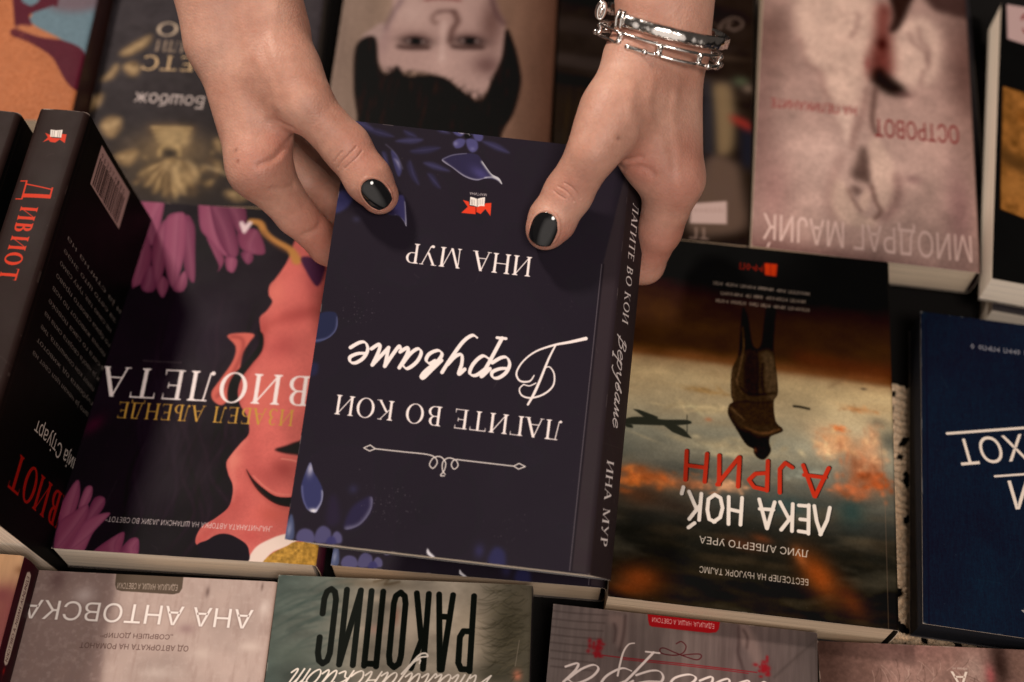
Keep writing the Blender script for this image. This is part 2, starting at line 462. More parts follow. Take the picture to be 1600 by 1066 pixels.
    def strokes(s, font, txt, st, en, cap, w, c, alpha=1.0, slant=0.0, nib=None, gap=0.08, curve=True, blur=0.0, dx=0, dy=0, jit=0.0):
        gs = [font.get(ch, ([], .5)) for ch in txt]
        o, U, N, h = s._frame(st, en, cap, sum(g[1] + gap for g in gs) - gap)
        x = 0
        q = np.random.default_rng(5)
        for G, adv in gs:
            for st_ in G:
                P = np.asarray(st_, float) + q.normal(size=(len(st_), 2)) * jit
                P = o + (x + P[:, :1] + slant * P[:, 1:]) * U + P[:, 1:] * N + (dx, dy)
                if curve: s.line(P, w * h, c, alpha, blur, nib=nib)
                else: s.line(P, w * h, c, alpha, blur, nib=nib, curve=False)
            x += adv + gap
    def small_print(s, st, en, cap, c, alpha=0.8, seed=0, words=None):
        """a line of print too small or blurred to read: word-long runs of letter-like marks"""
        q = np.random.default_rng(seed)
        o, U, N, h = s._frame(st, en, cap, 1.0)
        L = np.hypot(*U) / h
        x = 0.0
        while x < L:
            wl = q.integers(2, 9)
            for k in range(wl):
                if x > L: break
                f = x / L
                kind = q.integers(0, 4); wd = 0.42
                pts = {0: [(0, 0), (0, .7), (wd, .7), (wd, 0)], 1: [(0, .35), (wd / 2, .7), (wd, .35), (wd / 2, 0), (0, .35)], 2: [(0, .7), (0, 0), (wd, .7), (wd, 0)], 3: [(0, 0), (0, .7), (wd, .35), (0, .35)]}[int(kind)]
                P = np.array([o + (x + a) / L * U + b * N for a, b in pts])
                s.line(P, 0.13 * h, c, alpha, curve=False)
                x += 0.62
            x += 0.5
    def soften(s, r):
        for i in range(3): s.a[..., i] = gblur(s.a[..., i], r * s.p)
    def wear(s, seed):
        """rubbed edges, dust and hairline scuffs of a handled cover"""
        s.clip = None
        q = np.random.default_rng(seed)
        w, h = s.W / s.p, s.H / s.p
        for k in range(26):
            e = q.integers(0, 4); t = q.random(); L = q.uniform(0.05, 0.6); o = q.uniform(0.0, 0.025)
            p = [(t * w, o), (t * w, h - o), (o, t * h), (w - o, t * h)][e]
            d = (L, q.normal() * 0.01) if e < 2 else (q.normal() * 0.01, L)
            s.line([p, (p[0] + d[0], p[1] + d[1])], q.uniform(0.015, 0.035), (196, 180, 166), q.uniform(0.15, 0.5), curve=False)
        for c in ((0, 0), (w, 0), (0, h), (w, h)):
            s.glow(c, q.uniform(.05, .12), q.uniform(.05, .12), (190, 174, 160), q.uniform(.3, .7))
        for k in range(34):
            p = (q.random() * w, q.random() * h); r = q.uniform(0.008, 0.018)
            s.line([p, (p[0] + r, p[1])], r, (190, 176, 164), q.uniform(0.1, 0.45), curve=False)
        for k in range(5):
            p = np.array((q.random() * w, q.random() * h)); d = q.normal(size=2) * 0.9
            s.line([p, p + d * 0.5 + q.normal(size=2) * 0.05, p + d], 0.012, (180, 168, 158), q.uniform(0.06, 0.16))
    def image(s, name):
        s.wear(sum(map(ord, name)))
        lin = (srgb(np.clip(s.a, 0, 255)) - 0.009) * GAIN
        lin = np.clip(lin, 0.0018, 0.9)
        enc = np.where(lin <= 0.0031308, lin * 12.92, 1.055 * lin ** (1 / 2.4) - 0.055)
        im = bpy.data.images.new(name, s.W, s.H)
        px = np.ones((s.H, s.W, 4), dtype=np.float32)
        px[..., :3] = enc[::-1]
        im.pixels.foreach_set(px.ravel())
        im.pack()
        return im

def print_mat(name, art, rough=0.5, coat=0.0, grain=0.02):
    """printed card: the artwork drawn above, with faint paper tooth and uneven gloss"""
    m, nt, b = new_mat(name)
    t = nt.nodes.new('ShaderNodeTexImage')
    t.image = art.image(name)
    t.interpolation = 'Cubic'
    t.extension = 'EXTEND'
    nt.links.new(t.outputs[0], b.inputs['Base Color'])
    tc = nt.nodes.new('ShaderNodeTexCoord')
    n = nt.nodes.new('ShaderNodeTexNoise')
    n.inputs['Scale'].default_value = 45
    n.inputs['Detail'].default_value = 8
    nt.links.new(tc.outputs['Object'], n.inputs['Vector'])
    mr = nt.nodes.new('ShaderNodeMapRange')
    mr.inputs['To Min'].default_value = rough - 0.08
    mr.inputs['To Max'].default_value = rough + 0.1
    nt.links.new(n.outputs[0], mr.inputs['Value'])
    nt.links.new(mr.outputs[0], b.inputs['Roughness'])
    n2 = nt.nodes.new('ShaderNodeTexNoise')
    n2.inputs['Scale'].default_value = 1600
    nt.links.new(tc.outputs['Object'], n2.inputs['Vector'])
    bp = nt.nodes.new('ShaderNodeBump')
    bp.inputs['Strength'].default_value = 0.12
    bp.inputs['Distance'].default_value = 0.0002
    nt.links.new(n2.outputs[0], bp.inputs['Height'])
    nt.links.new(bp.outputs[0], b.inputs['Normal'])
    b.inputs['Specular IOR Level'].default_value = 0.06
    return m

# ---------------------------------------------------------------- the printed covers

# digitising sheet of each cover -> centimetres on that cover
SHEET = {
    'irin': (0.03874657, 0.003213572, -39.77892, -0.004834657, 0.0463849, -12.29217, -8.254801e-06, 0.000315231, 1),
    'man': (0.03947635, 0.006235847, -21.22934, -0.002742443, 0.0547811, 8.888847, -8.225498e-06, 0.0003151977, 1),
    'dark': (0.03966566, 0.004787148, -34.13421, -0.004667607, 0.05382334, 6.967059, -8.247105e-06, 0.0003151633, 1),
    'bomb': (0.03956137, 0.008793201, -7.082485, -0.001253442, 0.0541515, 4.932749, -8.252202e-06, 0.0003151982, 1),
    'ana': (0.03953058, 0.009629682, -8.593524, -0.001901059, 0.04085474, -36.32405, -8.260871e-06, 0.0003151751, 1),
    'rak': (0.03952273, 0.005071406, -21.7741, -0.001621923, 0.04086403, -36.01162, -8.259079e-06, 0.000315186, 1),
    'gal': (0.03970118, 0.003586893, -37.71075, -0.00426781, 0.04068987, -34.77432, -8.255027e-06, 0.0003151603, 1),
    'last': (0.04012449, -0.002896986, -48.34556, -0.001839862, 0.04060398, -38.28523, -8.231982e-06, 0.0003151779, 1),
    'tan': (0.03772171, 0.01415942, 2.832795, -0.002920686, 0.03910266, -33.84643, -8.250036e-06, 0.000315171, 1),
}
def a_pt(n, x, y):
    h = SHEET[n]
    w = h[6] * x + h[7] * y + h[8]
    return ((h[0] * x + h[1] * y + h[2]) / w, (h[3] * x + h[4] * y + h[5]) / w)

INK = (228, 216, 212)

def floral_art():
    """dark novel with violet leaves (used by the held copy and the copy under it)"""
    a = Art(13.50, 20.00, (40, 36, 43))
    a.noise(0.05, 6, seed=3)
    leaf, leaf2 = (56, 54, 84), (47, 45, 69)
    for i, P in enumerate([
        [(2.28, 0.8), (2.97, 0.52), (3.6, 0.56), (3.11, 0.83)],
        [(3.06, 1.2), (3.74, 0.9), (4.47, 0.87), (3.94, 1.21), (3.28, 1.31)],
        [(6.37, 0.31), (7.09, 0.34), (7.77, 0.76), (7.08, 0.67)],
        [(3.12, 1.69), (3.53, 2.41), (3.7, 2.88), (3.29, 2.55), (3.01, 1.98)],
        [(3.75, 1.73), (4.26, 1.67), (5.08, 2.01), (4.3, 1.99)],
        [(4.02, 2.24), (4.34, 2.31), (4.73, 2.92), (4.35, 2.75)],
        [(1.74, 1.41), (1.96, 1.5), (2.15, 2.13), (1.92, 1.94)],
        [(0.75, 0.31), (1.48, 0.28), (2.2, 0.58), (1.42, 0.62)],
        [(0.07, -0.06), (0.71, -0.02), (1.17, 0.32), (0.54, 0.28)],
        [(2.61, 0.2), (3.04, 0.26), (3.27, 0.46), (2.8, 0.46)],
        [(4.02, -0.13), (4.56, -0.03), (4.83, 0.1), (4.37, 0.1)]]):
        a.poly(P, leaf2 if i % 2 else leaf, 0.75, 0.05)
        P = np.array(P)
        a.line([P[0], P.mean(0), P[len(P) // 2]], 0.03, (96, 94, 140), 0.45, 0.03, taper=(0.2, 1, 0.2))
    a.poly([(2.14, 1.31), (2.36, 1.39), (2.55, 1.65), (2.77, 2.12), (2.78, 2.39), (2.67, 2.56), (2.4, 2.05)], (58, 57, 92), 0.9, 0.03)
    a.line([(2.35, 1.67), (2.55, 1.87), (2.71, 2.23)], 0.1, (170, 168, 195), 0.7, 0.05, taper=(0.2, 1, 0.1))
    a.line([(1.84, 1.01), (2.24, 1.3), (2.58, 1.7), (2.83, 2.16)], 0.03, (120, 118, 150), 0.6, 0.03)
    # five-petalled flower at the edge
    for P in ([(5.64, 0.29), (6.1, 0.29), (6.23, 0.71), (6, 0.94), (5.74, 0.72)], [(5.04, 0.52), (5.28, 0.3), (5.59, 0.35), (5.5, 0.69), (5.18, 0.81)], [(5.91, -0.02), (6.21, -0.09), (6.42, 0.08), (6.32, 0.32), (6.05, 0.27)], [(4.92, -0.07), (5.21, -0.25), (5.49, -0.03), (5.36, 0.18), (5.1, 0.13)], [(5.36, -0.24), (5.87, -0.35), (6.01, -0.09), (5.66, 0.06)]):
        a.poly(P, (72, 70, 112), 0.95, 0.03)
    a.line([(5.07, -0.06), (5.22, -0.11), (5.39, 0.01)], 0.09, (190, 188, 200), 0.8, 0.04)
    a.glow([(5.15, 0.58)][0], 0.12, 0.12, (120, 118, 155), 0.6)
    a.glow([(5.98, 0.75)][0], 0.12, 0.1, (110, 108, 150), 0.5)
    a.poly([(5.55, 0.02), (5.75, -0.03), (5.83, 0.13), (5.68, 0.25), (5.55, 0.19)], (14, 13, 18), 1, 0.03)
    a.line([(5.6, -0.01), (5.73, 0.03), (5.77, 0.1)], 0.03, (200, 200, 205), 0.8, 0.02)
    # large pale-edged leaf
    L = [(4.6, 1.49), (5.02, 1.16), (5.72, 1), (6.25, 1.02), (6.54, 1.34), (7.02, 1.89), (7.4, 2.06), (7.59, 2.37), (7.26, 2.19), (6.8, 2.16), (6.35, 2.32), (5.77, 2.2), (5.16, 1.83)]
    a.poly(L, (46, 43, 66), 1, 0.02)
    a.setclip(L)
    a.glow([(6.51, 1.95)][0], 0.5, 0.25, (66, 62, 105), 0.9, 30)
    a.line([(4.6, 1.49), (5.1, 1.79), (5.77, 2.17), (6.35, 2.29), (6.8, 2.16)], 0.07, (185, 182, 195), 0.75, 0.03)
    a.line([(6.54, 1.34), (6.84, 1.69), (7.13, 1.98), (7.41, 2.12), (7.59, 2.37)], 0.13, (205, 205, 205), 0.9, 0.04)
    a.line([(4.62, 1.46), (5.08, 1.18), (5.73, 1.01)], 0.04, (150, 148, 165), 0.6, 0.02)
    a.line([(6.74, 2.14), (7.09, 2.07), (7.42, 2.17)], 0.06, (200, 200, 205), 0.8, 0.03)
    a.setclip()
    # leaf beside the thumb
    L = [(2.42, 3.74), (2.95, 3.46), (3.15, 3.76), (3.27, 4.29), (3.39, 4.97), (3.23, 4.75), (2.94, 4.49), (2.47, 4.43)]
    a.poly(L, (64, 61, 104), 0.95, 0.03)
    a.setclip(L)
    a.glow([(2.56, 4.37)][0], 0.3, 0.2, (35, 30, 45), 0.8)
    a.line([(3.17, 3.76), (3.29, 4.39), (3.36, 4.97)], 0.07, (200, 198, 210), 0.8, 0.03)
    a.line([(2.79, 4.5), (3.11, 4.65), (3.36, 4.97)], 0.06, (200, 200, 205), 0.8, 0.02)
    a.setclip()
    # emblem: ribbon bird carrying a book
    a.poly([(5.84, 3.36), (6.13, 3.41), (6.2, 3.62), (6.54, 3.63), (6.89, 3.48), (6.92, 3.4), (7.2, 3.35), (7.23, 4.01), (6.95, 3.69), (6.76, 3.96), (6.53, 3.88), (6.53, 4), (5.84, 4.01), (6.11, 3.68)], (205, 62, 42), 1, 0.005, curve=False)
    a.line([(6.5, 3.63), (6.54, 3.98)], 0.03, (60, 20, 20), 1, curve=False)
    a.poly([(6.17, 3.16), (6.36, 3.19), (6.51, 3.23), (6.66, 3.16), (6.87, 3.1), (6.89, 3.56), (6.71, 3.56), (6.56, 3.63), (6.38, 3.58), (6.2, 3.58)], (222, 214, 206), 1, 0.004, curve=False)
    a.line([(6.51, 3.23), (6.56, 3.63)], 0.025, (70, 60, 60), 1, curve=False)
    for k in range(5):
        a.line([(6.27, 3.29), (6.3, 3.54)], 0.012, (120, 112, 110), 0.9, curve=False) if k == 0 else None
    for P in ([(6.24, 3.29), (6.27, 3.53)], [(6.32, 3.29), (6.34, 3.54)], [(6.39, 3.29), (6.42, 3.54)], [(6.6, 3.27), (6.62, 3.51)], [(6.68, 3.25), (6.71, 3.49)], [(6.77, 3.21), (6.79, 3.47)]):
        a.line(P, 0.02, (125, 118, 115), 0.9, curve=False)
    a.sans('МАРТИНА', [(6.92, 2.92)], [(6.12, 2.93)], [(6.94, 3.05)], INK, 0.95, 0.012)
    # small pieces along the fore-edge
    a.poly([(-0.07, 4.69), (0.01, 3.75), (0.26, 3.54), (0.77, 3.6), (0.49, 4.39)], (56, 56, 96), 0.8, 0.06)
    a.glow([(1.01, 4.91)][0], 0.18, 0.15, (56, 54, 78), 0.5)
    L = [(-0.07, 9.73), (0.64, 9.48), (0.86, 9.84), (0.85, 10.34), (0.51, 10.77), (-0.1, 10.98)]
    a.poly(L, (41, 44, 68), 0.95, 0.02)
    a.setclip(L); a.line([(0.83, 9.68), (0.84, 10.29), (0.51, 10.74), (-0.1, 10.95)], 0.06, (110, 116, 160), 0.8, 0.04); a.setclip()
    a.poly([(-0.16, 12.02), (0.25, 11.97), (0.27, 12.46), (-0.13, 12.56)], (42, 44, 72), 0.7, 0.06)
    a.dots([(1.85, 9.23)][0], 0.5, 0.5, 34, (96, 88, 96), 0.6, (0.012, 0.03), 4)
    a.dots([(11.38, 7.89)][0], 0.35, 0.2, 9, (120, 112, 115), 0.5, (0.008, 0.016), 6)
    # bottom corner: bud, grapes, pale leaf
    L = [(0.6, 16.48), (0.81, 16.89), (1.07, 17.21), (1.32, 17.61), (1.39, 18.09), (1.27, 18.52), (1.12, 18.69), (0.79, 18.58), (0.52, 18.19), (0.36, 17.65), (0.44, 17.01)]
    a.poly(L, (54, 56, 92), 1, 0.02)
    a.setclip(L)
    a.glow([(0.65, 16.77)][0], 0.14, 0.3, (175, 172, 190), 0.8)
    a.glow([(1.09, 18.61)][0], 0.22, 0.1, (225, 222, 225), 0.95)
    a.line([(1.33, 17.68), (1.37, 18.16), (1.14, 18.64)], 0.08, (170, 170, 195), 0.8, 0.03)
    a.line([(0.39, 17.57), (0.55, 18.18), (0.79, 18.58)], 0.05, (120, 122, 165), 0.7, 0.03)
    a.setclip()
    for P, c in (([(0.55, 19.99), (0.53, 19.61), (0.81, 19.42), (1.18, 19.54), (1.28, 19.97)], (80, 77, 112)), ([(1.34, 19.96), (1.34, 19.45), (1.61, 19.21), (1.96, 19.41), (1.93, 19.89)], (77, 74, 108)), ([(2.1, 19.88), (2.08, 19.53), (2.25, 19.38), (2.47, 19.56), (2.48, 19.87)], (84, 81, 116)), ([(1.83, 19.98), (1.9, 19.69), (2.13, 19.63), (2.28, 19.92)], (58, 56, 96)), ([(-0.01, 19.98), (0.01, 19.22), (0.13, 18.86), (0.31, 19.32), (0.37, 19.94)], (70, 78, 108))):
        a.poly(P, c, 0.95, 0.03)
    a.glow([(0.13, 19.55)][0], 0.1, 0.3, (140, 145, 170), 0.6)
    L = [(2.53, 19.24), (2.68, 18.36), (3.16, 17.85), (3.56, 17.7), (3.59, 18.32), (3.19, 18.99)]
    a.poly(L, (46, 42, 66), 0.9, 0.06)
    a.setclip(L); a.line([(2.59, 19.23), (3.19, 18.98), (3.6, 18.25), (3.56, 17.7)], 0.12, (150, 148, 180), 0.7, 0.07); a.setclip()
    a.poly([(1.75, 19.16), (1.67, 18.19), (1.82, 17.76), (2.08, 18.08), (2.27, 18.96)], (46, 40, 58), 0.7, 0.1)
    a.glow([(2.68, 17.45)][0], 0.2, 0.2, (52, 50, 76), 0.6)
    a.dots([(4.29, 17.89)][0], 0.6, 0.5, 60, (105, 98, 104), 0.6, (0.01, 0.028), 8)
    a.dots([(9.74, 18.64)][0], 0.7, 0.6, 36, (96, 88, 96), 0.5, (0.01, 0.025), 9)
    a.glow([(8.58, 19.51)][0], 0.22, 0.3, (52, 50, 84), 0.7)
    a.poly([(9.03, 19.97), (9.14, 19.39), (9.41, 19.24), (9.72, 19.49), (9.74, 20.11)], (48, 48, 84), 0.8, 0.08)
    a.poly([(6.3, 19.66), (6.44, 19.82), (6.76, 20.06), (6.52, 20.01), (6.31, 19.89)], (200, 198, 205), 1, 0.02)
    # lettering
    a.serif('ИНА МУР', [(9.43, 5.78)], [(3.49, 5.77)], [(9.51, 6.74)], INK)
    a.serif('ЛАГИТЕ ВО КОИ', [(11.67, 13.31)], [(1.29, 13.29)], [(11.68, 14.21)], INK)
    w = 0.085
    S = dict(c=INK, nib=(0.9, 0.45))
    a.strokes(SCRIPT, 'еруваме', [(9.11, 10.69)], [(1.72, 10.75)], [(9.22, 11.68)], 0.185, INK, slant=0.2, nib=(0.6, 0.45), gap=0.05)
    a.line([(12.28, 9.37), (11.55, 9.63), (10.86, 9.85), (10.07, 10.24), (9.54, 10.77), (9.3, 11.34), (9.5, 11.69), (9.93, 11.66), (10.11, 11.37)], w * 1.35, INK, taper=(1.5, 1.1, 0.8, 0.7, 0.8, 0.8, 0.5))
    a.line([(10.95, 9.81), (10.69, 10.51), (10.4, 11.57), (10.18, 12.26), (9.98, 12.74)], w * 1.3, INK, taper=(0.7, 1.0, 1.2, 0.9))
    a.line([(10.51, 11.02), (10.76, 10.89), (11.01, 11.2), (11.02, 11.74), (10.64, 12.18), (10.08, 12.42), (9.66, 12.35), (9.52, 12.07), (9.68, 11.84)], w, INK, taper=(0.5, 0.9, 1.1, 0.9, 0.7))
    a.line([(10.23, 11.71), (9.96, 11.87), (9.68, 11.84)], w * 0.7, INK)
    g = (205, 196, 190)
    for P in ([(2.88, 15.56), (3.15, 15.4), (3.4, 15.54), (3.16, 15.67)], [(10.18, 15.56), (9.89, 15.45), (9.66, 15.6), (9.89, 15.71)]):
        a.line(P, 0.05, g, closed=True, curve=False)
    a.line([(3.4, 15.54), (4.71, 15.53), (5.64, 15.52), (6.06, 15.59), (6.24, 15.83), (6.09, 16.11), (5.91, 15.96), (6.04, 15.65), (6.35, 15.56), (6.61, 15.79), (6.6, 16.14), (6.46, 16.39), (6.63, 16.39)], 0.052, g)
    a.line([(9.66, 15.6), (8.22, 15.6), (7.4, 15.6), (7, 15.62), (6.88, 15.85), (7.02, 16.04), (7.18, 15.87), (7.06, 15.64), (6.72, 15.57), (6.49, 15.78), (6.52, 16.15), (6.66, 16.32)], 0.052, g)
    a.poly([(12.69, 19.9), (12.71, 5.74), (13.47, 0.11), (13.92, 0.06), (14.67, 8.2), (14.33, 19.94), (13.4, 19.96)], (58, 50, 52), 0.7, 0.03, False)  # paler strip beside the spine: sheen on the bent hinge, painted into the print
    # pressed hinge line
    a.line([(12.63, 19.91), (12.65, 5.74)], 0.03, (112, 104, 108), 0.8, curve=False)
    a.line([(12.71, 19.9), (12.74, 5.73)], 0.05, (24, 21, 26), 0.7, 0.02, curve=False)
    return a

def floral_spine_art():
    a = Art(2.424, 20.0, (52, 44, 45))
    a.noise(0.05, 3, seed=5)
    a.serif('ЛАГИТЕ ВО КОИ', [(0.66, 2.32)], [(0.73, 8.24)], [(1.25, 2.16)], INK, t=0.07, T=0.14)
    a.strokes(SCRIPT, 'Веруваме', [(0.56, 8.86)], [(0.8, 13.12)], [(1.01, 8.8)], 0.15, INK, slant=0.2, gap=0.05)
    a.serif('ИНА МУР', [(0.61, 14.73)], [(0.75, 18.65)], [(1.25, 14.65)], INK, t=0.07, T=0.15)
    return a

def profile_art():
    """painted profile with purple tulips"""
    a = Art(12.97, 20.50, (31, 26, 31))
    a.noise(0.12, 4, seed=11)
    a.glow([(5.66, 8.05)][0], 2.0, 3.0, (40, 32, 42), 0.8)
    for k in range(9):
        x = 250 + k * 9
        a.line([(3.2 + k * 0.25, 11.0), (2.9 + k * 0.3, 13.5), (3.6 + k * 0.22, 16), (3.1 + k * 0.3, 18.5)], 0.09, (44, 34, 46), 0.5, 0.08)
    q = np.random.default_rng(31)
    for k in range(46):                      # long strands of hair
        x = 3.0 + q.uniform(0, 6.2); y = 5.5 + q.uniform(0, 9)
        w = q.uniform(0.05, 0.16)
        a.line([(x, y), (x - 0.5 + q.normal() * 0.3, y + 2.2), (x + 0.3 + q.normal() * 0.3, y + 4.4), (x - 0.4, y + 6.5)], w, [(46, 35, 45), (22, 17, 20), (52, 38, 48)][k % 3], 0.4, 0.07, taper=(0.2, 1, 1, 0.2))
    face = [(9.42, 1.81), (9.17, 2.89), (8.97, 3.61), (8.6, 4.45), (8.34, 4.92), (8.37, 5.49), (8.63, 5.93), (8.42, 6.5), (8.11, 6.97), (8.28, 7.74), (8.44, 8.49), (8.13, 9.6), (7.78, 10.37), (7.65, 11.32), (7.88, 12.14), (8.36, 12.83), (8.6, 13.73), (8.24, 14.36), (7.84, 15.08), (7.73, 15.49), (7.93, 16.06), (8.24, 16.63), (8.32, 17.3), (8.18, 17.88), (7.65, 18.44), (7.1, 18.89), (6.9, 19.47), (7, 19.83), (7.34, 19.72), (7.8, 19.32), (8.31, 19.19), (8.97, 19.43), (9.38, 19.77), (9.61, 20.4), (11.32, 20.29), (14.46, 20.08), (14.59, 11.9), (12.41, 3.26), (10.68, 2.2)]
    a.poly(face, (184, 93, 87), 1, 0.02)
    a.setclip(catmull(face), curve=False)
    a.noise(0.1, 1.2, seed=13)
    a.noise(0.05, 0.08, seed=14)
    a.glow([(8.8, 5.32)][0], 0.5, 0.8, (200, 110, 98), 0.7)
    a.glow([(10.21, 6.63)][0], 1.1, 0.5, (158, 70, 68), 0.75, -25)
    a.glow([(10.73, 4.18)][0], 0.5, 0.9, (165, 72, 76), 0.6)
    a.line([(8.32, 7.82), (8.79, 7.22), (9.85, 6.65), (11.02, 6.33)], 0.35, (150, 66, 62), 0.6, 0.2)
    a.glow([(9.08, 11.44)][0], 0.9, 1.4, (192, 100, 90), 0.8)
    a.line([(8.24, 6.96), (8.48, 8.49), (8.22, 9.59), (7.74, 10.69), (7.81, 11.94)], 0.25, (150, 62, 60), 0.6, 0.14)
    a.glow([(8.12, 15.29)][0], 0.35, 0.5, (206, 122, 108), 0.7)
    a.glow([(10.64, 15.58)][0], 0.7, 0.55, (140, 60, 58), 0.8, 20)
    a.glow([(9.64, 16.83)][0], 0.9, 0.4, (190, 98, 88), 0.6, 40)
    a.glow([(8.47, 17.44)][0], 0.3, 0.5, (160, 70, 66), 0.5)
    a.glow([(10.49, 18.02)][0], 0.9, 0.5, (178, 84, 74), 0.7)
    a.line([(6.99, 19.74), (7.5, 19.1), (8.01, 18.18), (8.37, 17.36), (8.38, 16.91)], 0.18, (165, 72, 70), 0.6, 0.1)
    a.glow([(9.6, 19.22)][0], 0.5, 0.3, (172, 74, 72), 0.5)
    a.glow([(9.61, 8.63)][0], 0.9, 0.7, (146, 62, 62), 0.55, -20)
    a.glow([(9.79, 16.04)][0], 0.8, 0.5, (148, 66, 64), 0.5, 30)
    a.line([(8.57, 14.14), (8.14, 14.67), (7.96, 15.37), (8.3, 16.52), (8.39, 17.48)], 0.16, (214, 132, 118), 0.5, 0.1)
    a.line([(8.57, 13.53), (9.03, 14.71), (9.1, 16.28), (8.8, 17.84), (7.9, 18.84)], 0.5, (160, 72, 70), 0.35, 0.25)
    a.glow([(9.55, 4.84)][0], 0.6, 0.8, (198, 104, 98), 0.5)
    # brow, lashes
    a.poly([(10.06, 14.55), (10.62, 14.29), (11.1, 14.05), (11.61, 13.96), (11.72, 14.77), (11.12, 14.76), (10.51, 14.71)], (28, 18, 20), 1, 0.05)
    a.line([(10.47, 15.04), (10.9, 15.06), (11.26, 15.13)], 0.06, (226, 146, 130), 0.7, 0.03)
    a.poly([(8.77, 15.7), (9.21, 16.22), (9.79, 16.68), (10.43, 17.05), (11.11, 17.09), (12.02, 16.94), (12.1, 17.52), (11.1, 17.58), (10.4, 17.41), (9.65, 16.92), (9.13, 16.32)], (26, 16, 18), 1, 0.02)
    a.line([(8.8, 15.79), (9.25, 16.49), (9.85, 17.09), (10.51, 17.53), (11.2, 17.67)], 0.12, (140, 58, 54), 0.5, 0.08)
    a.line([(9.18, 16.04), (9.86, 16.59), (10.5, 16.91), (11.18, 16.95)], 0.05, (226, 140, 124), 0.6, 0.03)
    a.setclip()
    # curl of hair across the cheek
    a.poly([(6.56, 8.18), (7.2, 7.96), (7.97, 8), (7.77, 8.54), (7.55, 9.2), (7.54, 10.28), (7.37, 11.55), (6.99, 12.24), (6.47, 12.03), (6.3, 11.52), (6.63, 10.76), (7.09, 9.66), (7.1, 8.8)], (186, 92, 82), 1, 0.03)
    a.line([(6.75, 8.21), (7.35, 8.3), (7.52, 8.99), (7.31, 10.08), (6.96, 11.16), (6.6, 11.81)], 0.12, (112, 44, 44), 0.75, 0.08)
    a.poly([(7.94, 7.76), (8.26, 7.96), (8.28, 8.72), (7.85, 9.61), (7.31, 10.4), (7.11, 11.15), (7.2, 11.88), (7.57, 12.33), (7.81, 12.19), (7.59, 11.54), (7.68, 10.69), (8.11, 9.81), (8.54, 8.92), (8.43, 7.95)], (24, 16, 18), 1, 0.03)
    # pale fold and gold corner
    a.poly([(9.6, 20.76), (9.84, 19.87), (10.47, 19.35), (11.31, 18.99), (11.97, 19.17), (11.4, 19.64), (10.75, 19.99), (10.4, 20.53), (10.26, 20.81)], (214, 194, 184), 1, 0.03)
    a.poly([(10.26, 20.81), (10.39, 20.46), (10.75, 20.03), (11.4, 19.62), (11.89, 19.36), (13.32, 19.42), (13.51, 20.87)], (160, 122, 56), 1, 0.02)
    a.setclip([(10.26, 20.81), (10.39, 20.46), (10.75, 20.03), (11.4, 19.62), (11.89, 19.36), (13.32, 19.42), (13.51, 20.87)]); a.noise(0.3, 0.15, seed=4); a.setclip()
    a.poly([(7.05, 19.86), (7.5, 19.57), (8.03, 19.28), (8.52, 19.22), (9.05, 19.43), (9.42, 19.67), (9.6, 20), (9.63, 20.51), (8.75, 20.61), (7.49, 20.48)], (30, 24, 32), 1, 0.02)
    # stem and dark leaf at the throat
    a.line([(6.65, 0.86), (7.18, 0.95), (7.57, 1.55), (8.16, 2.03), (9.12, 2.57), (9.58, 3.23)], 0.42, (176, 122, 66), 1, 0.06, taper=(0.8, 1, 0.8, 0.9, 1.3))
    a.line([(7.41, 1.47), (8.03, 2.17), (8.92, 2.72)], 0.14, (104, 66, 44), 0.7, 0.08)
    a.poly([(9.78, 3.05), (10.43, 3), (11.15, 3.47), (11.17, 4.15), (11.02, 4.71), (10.77, 4.72), (10.18, 3.88)], (68, 34, 60), 1, 0.03)
    # tulips
    tul = [(112, 55, 78), (126, 66, 90), (98, 47, 70)]
    def petal(P, k, hl=0.5):
        P = np.array(P)
        a.poly(P, tul[k % 3], 1, 0.025)
        a.setclip(P)
        c = P.mean(0)
        i = np.argsort(P[:, 1])
        a.line([P[i[0]], c, P[i[-1]]], 0.28, (146, 90, 110), hl, 0.12)
        a.line(list(P) + [P[0]], 0.1, (76, 28, 54), 0.5, 0.07)
        a.line([P[i[0]] + (0.1, 0), c + (0.12, 0), P[i[-1]]], 0.04, (86, 34, 62), 0.5, 0.03)
        a.setclip()
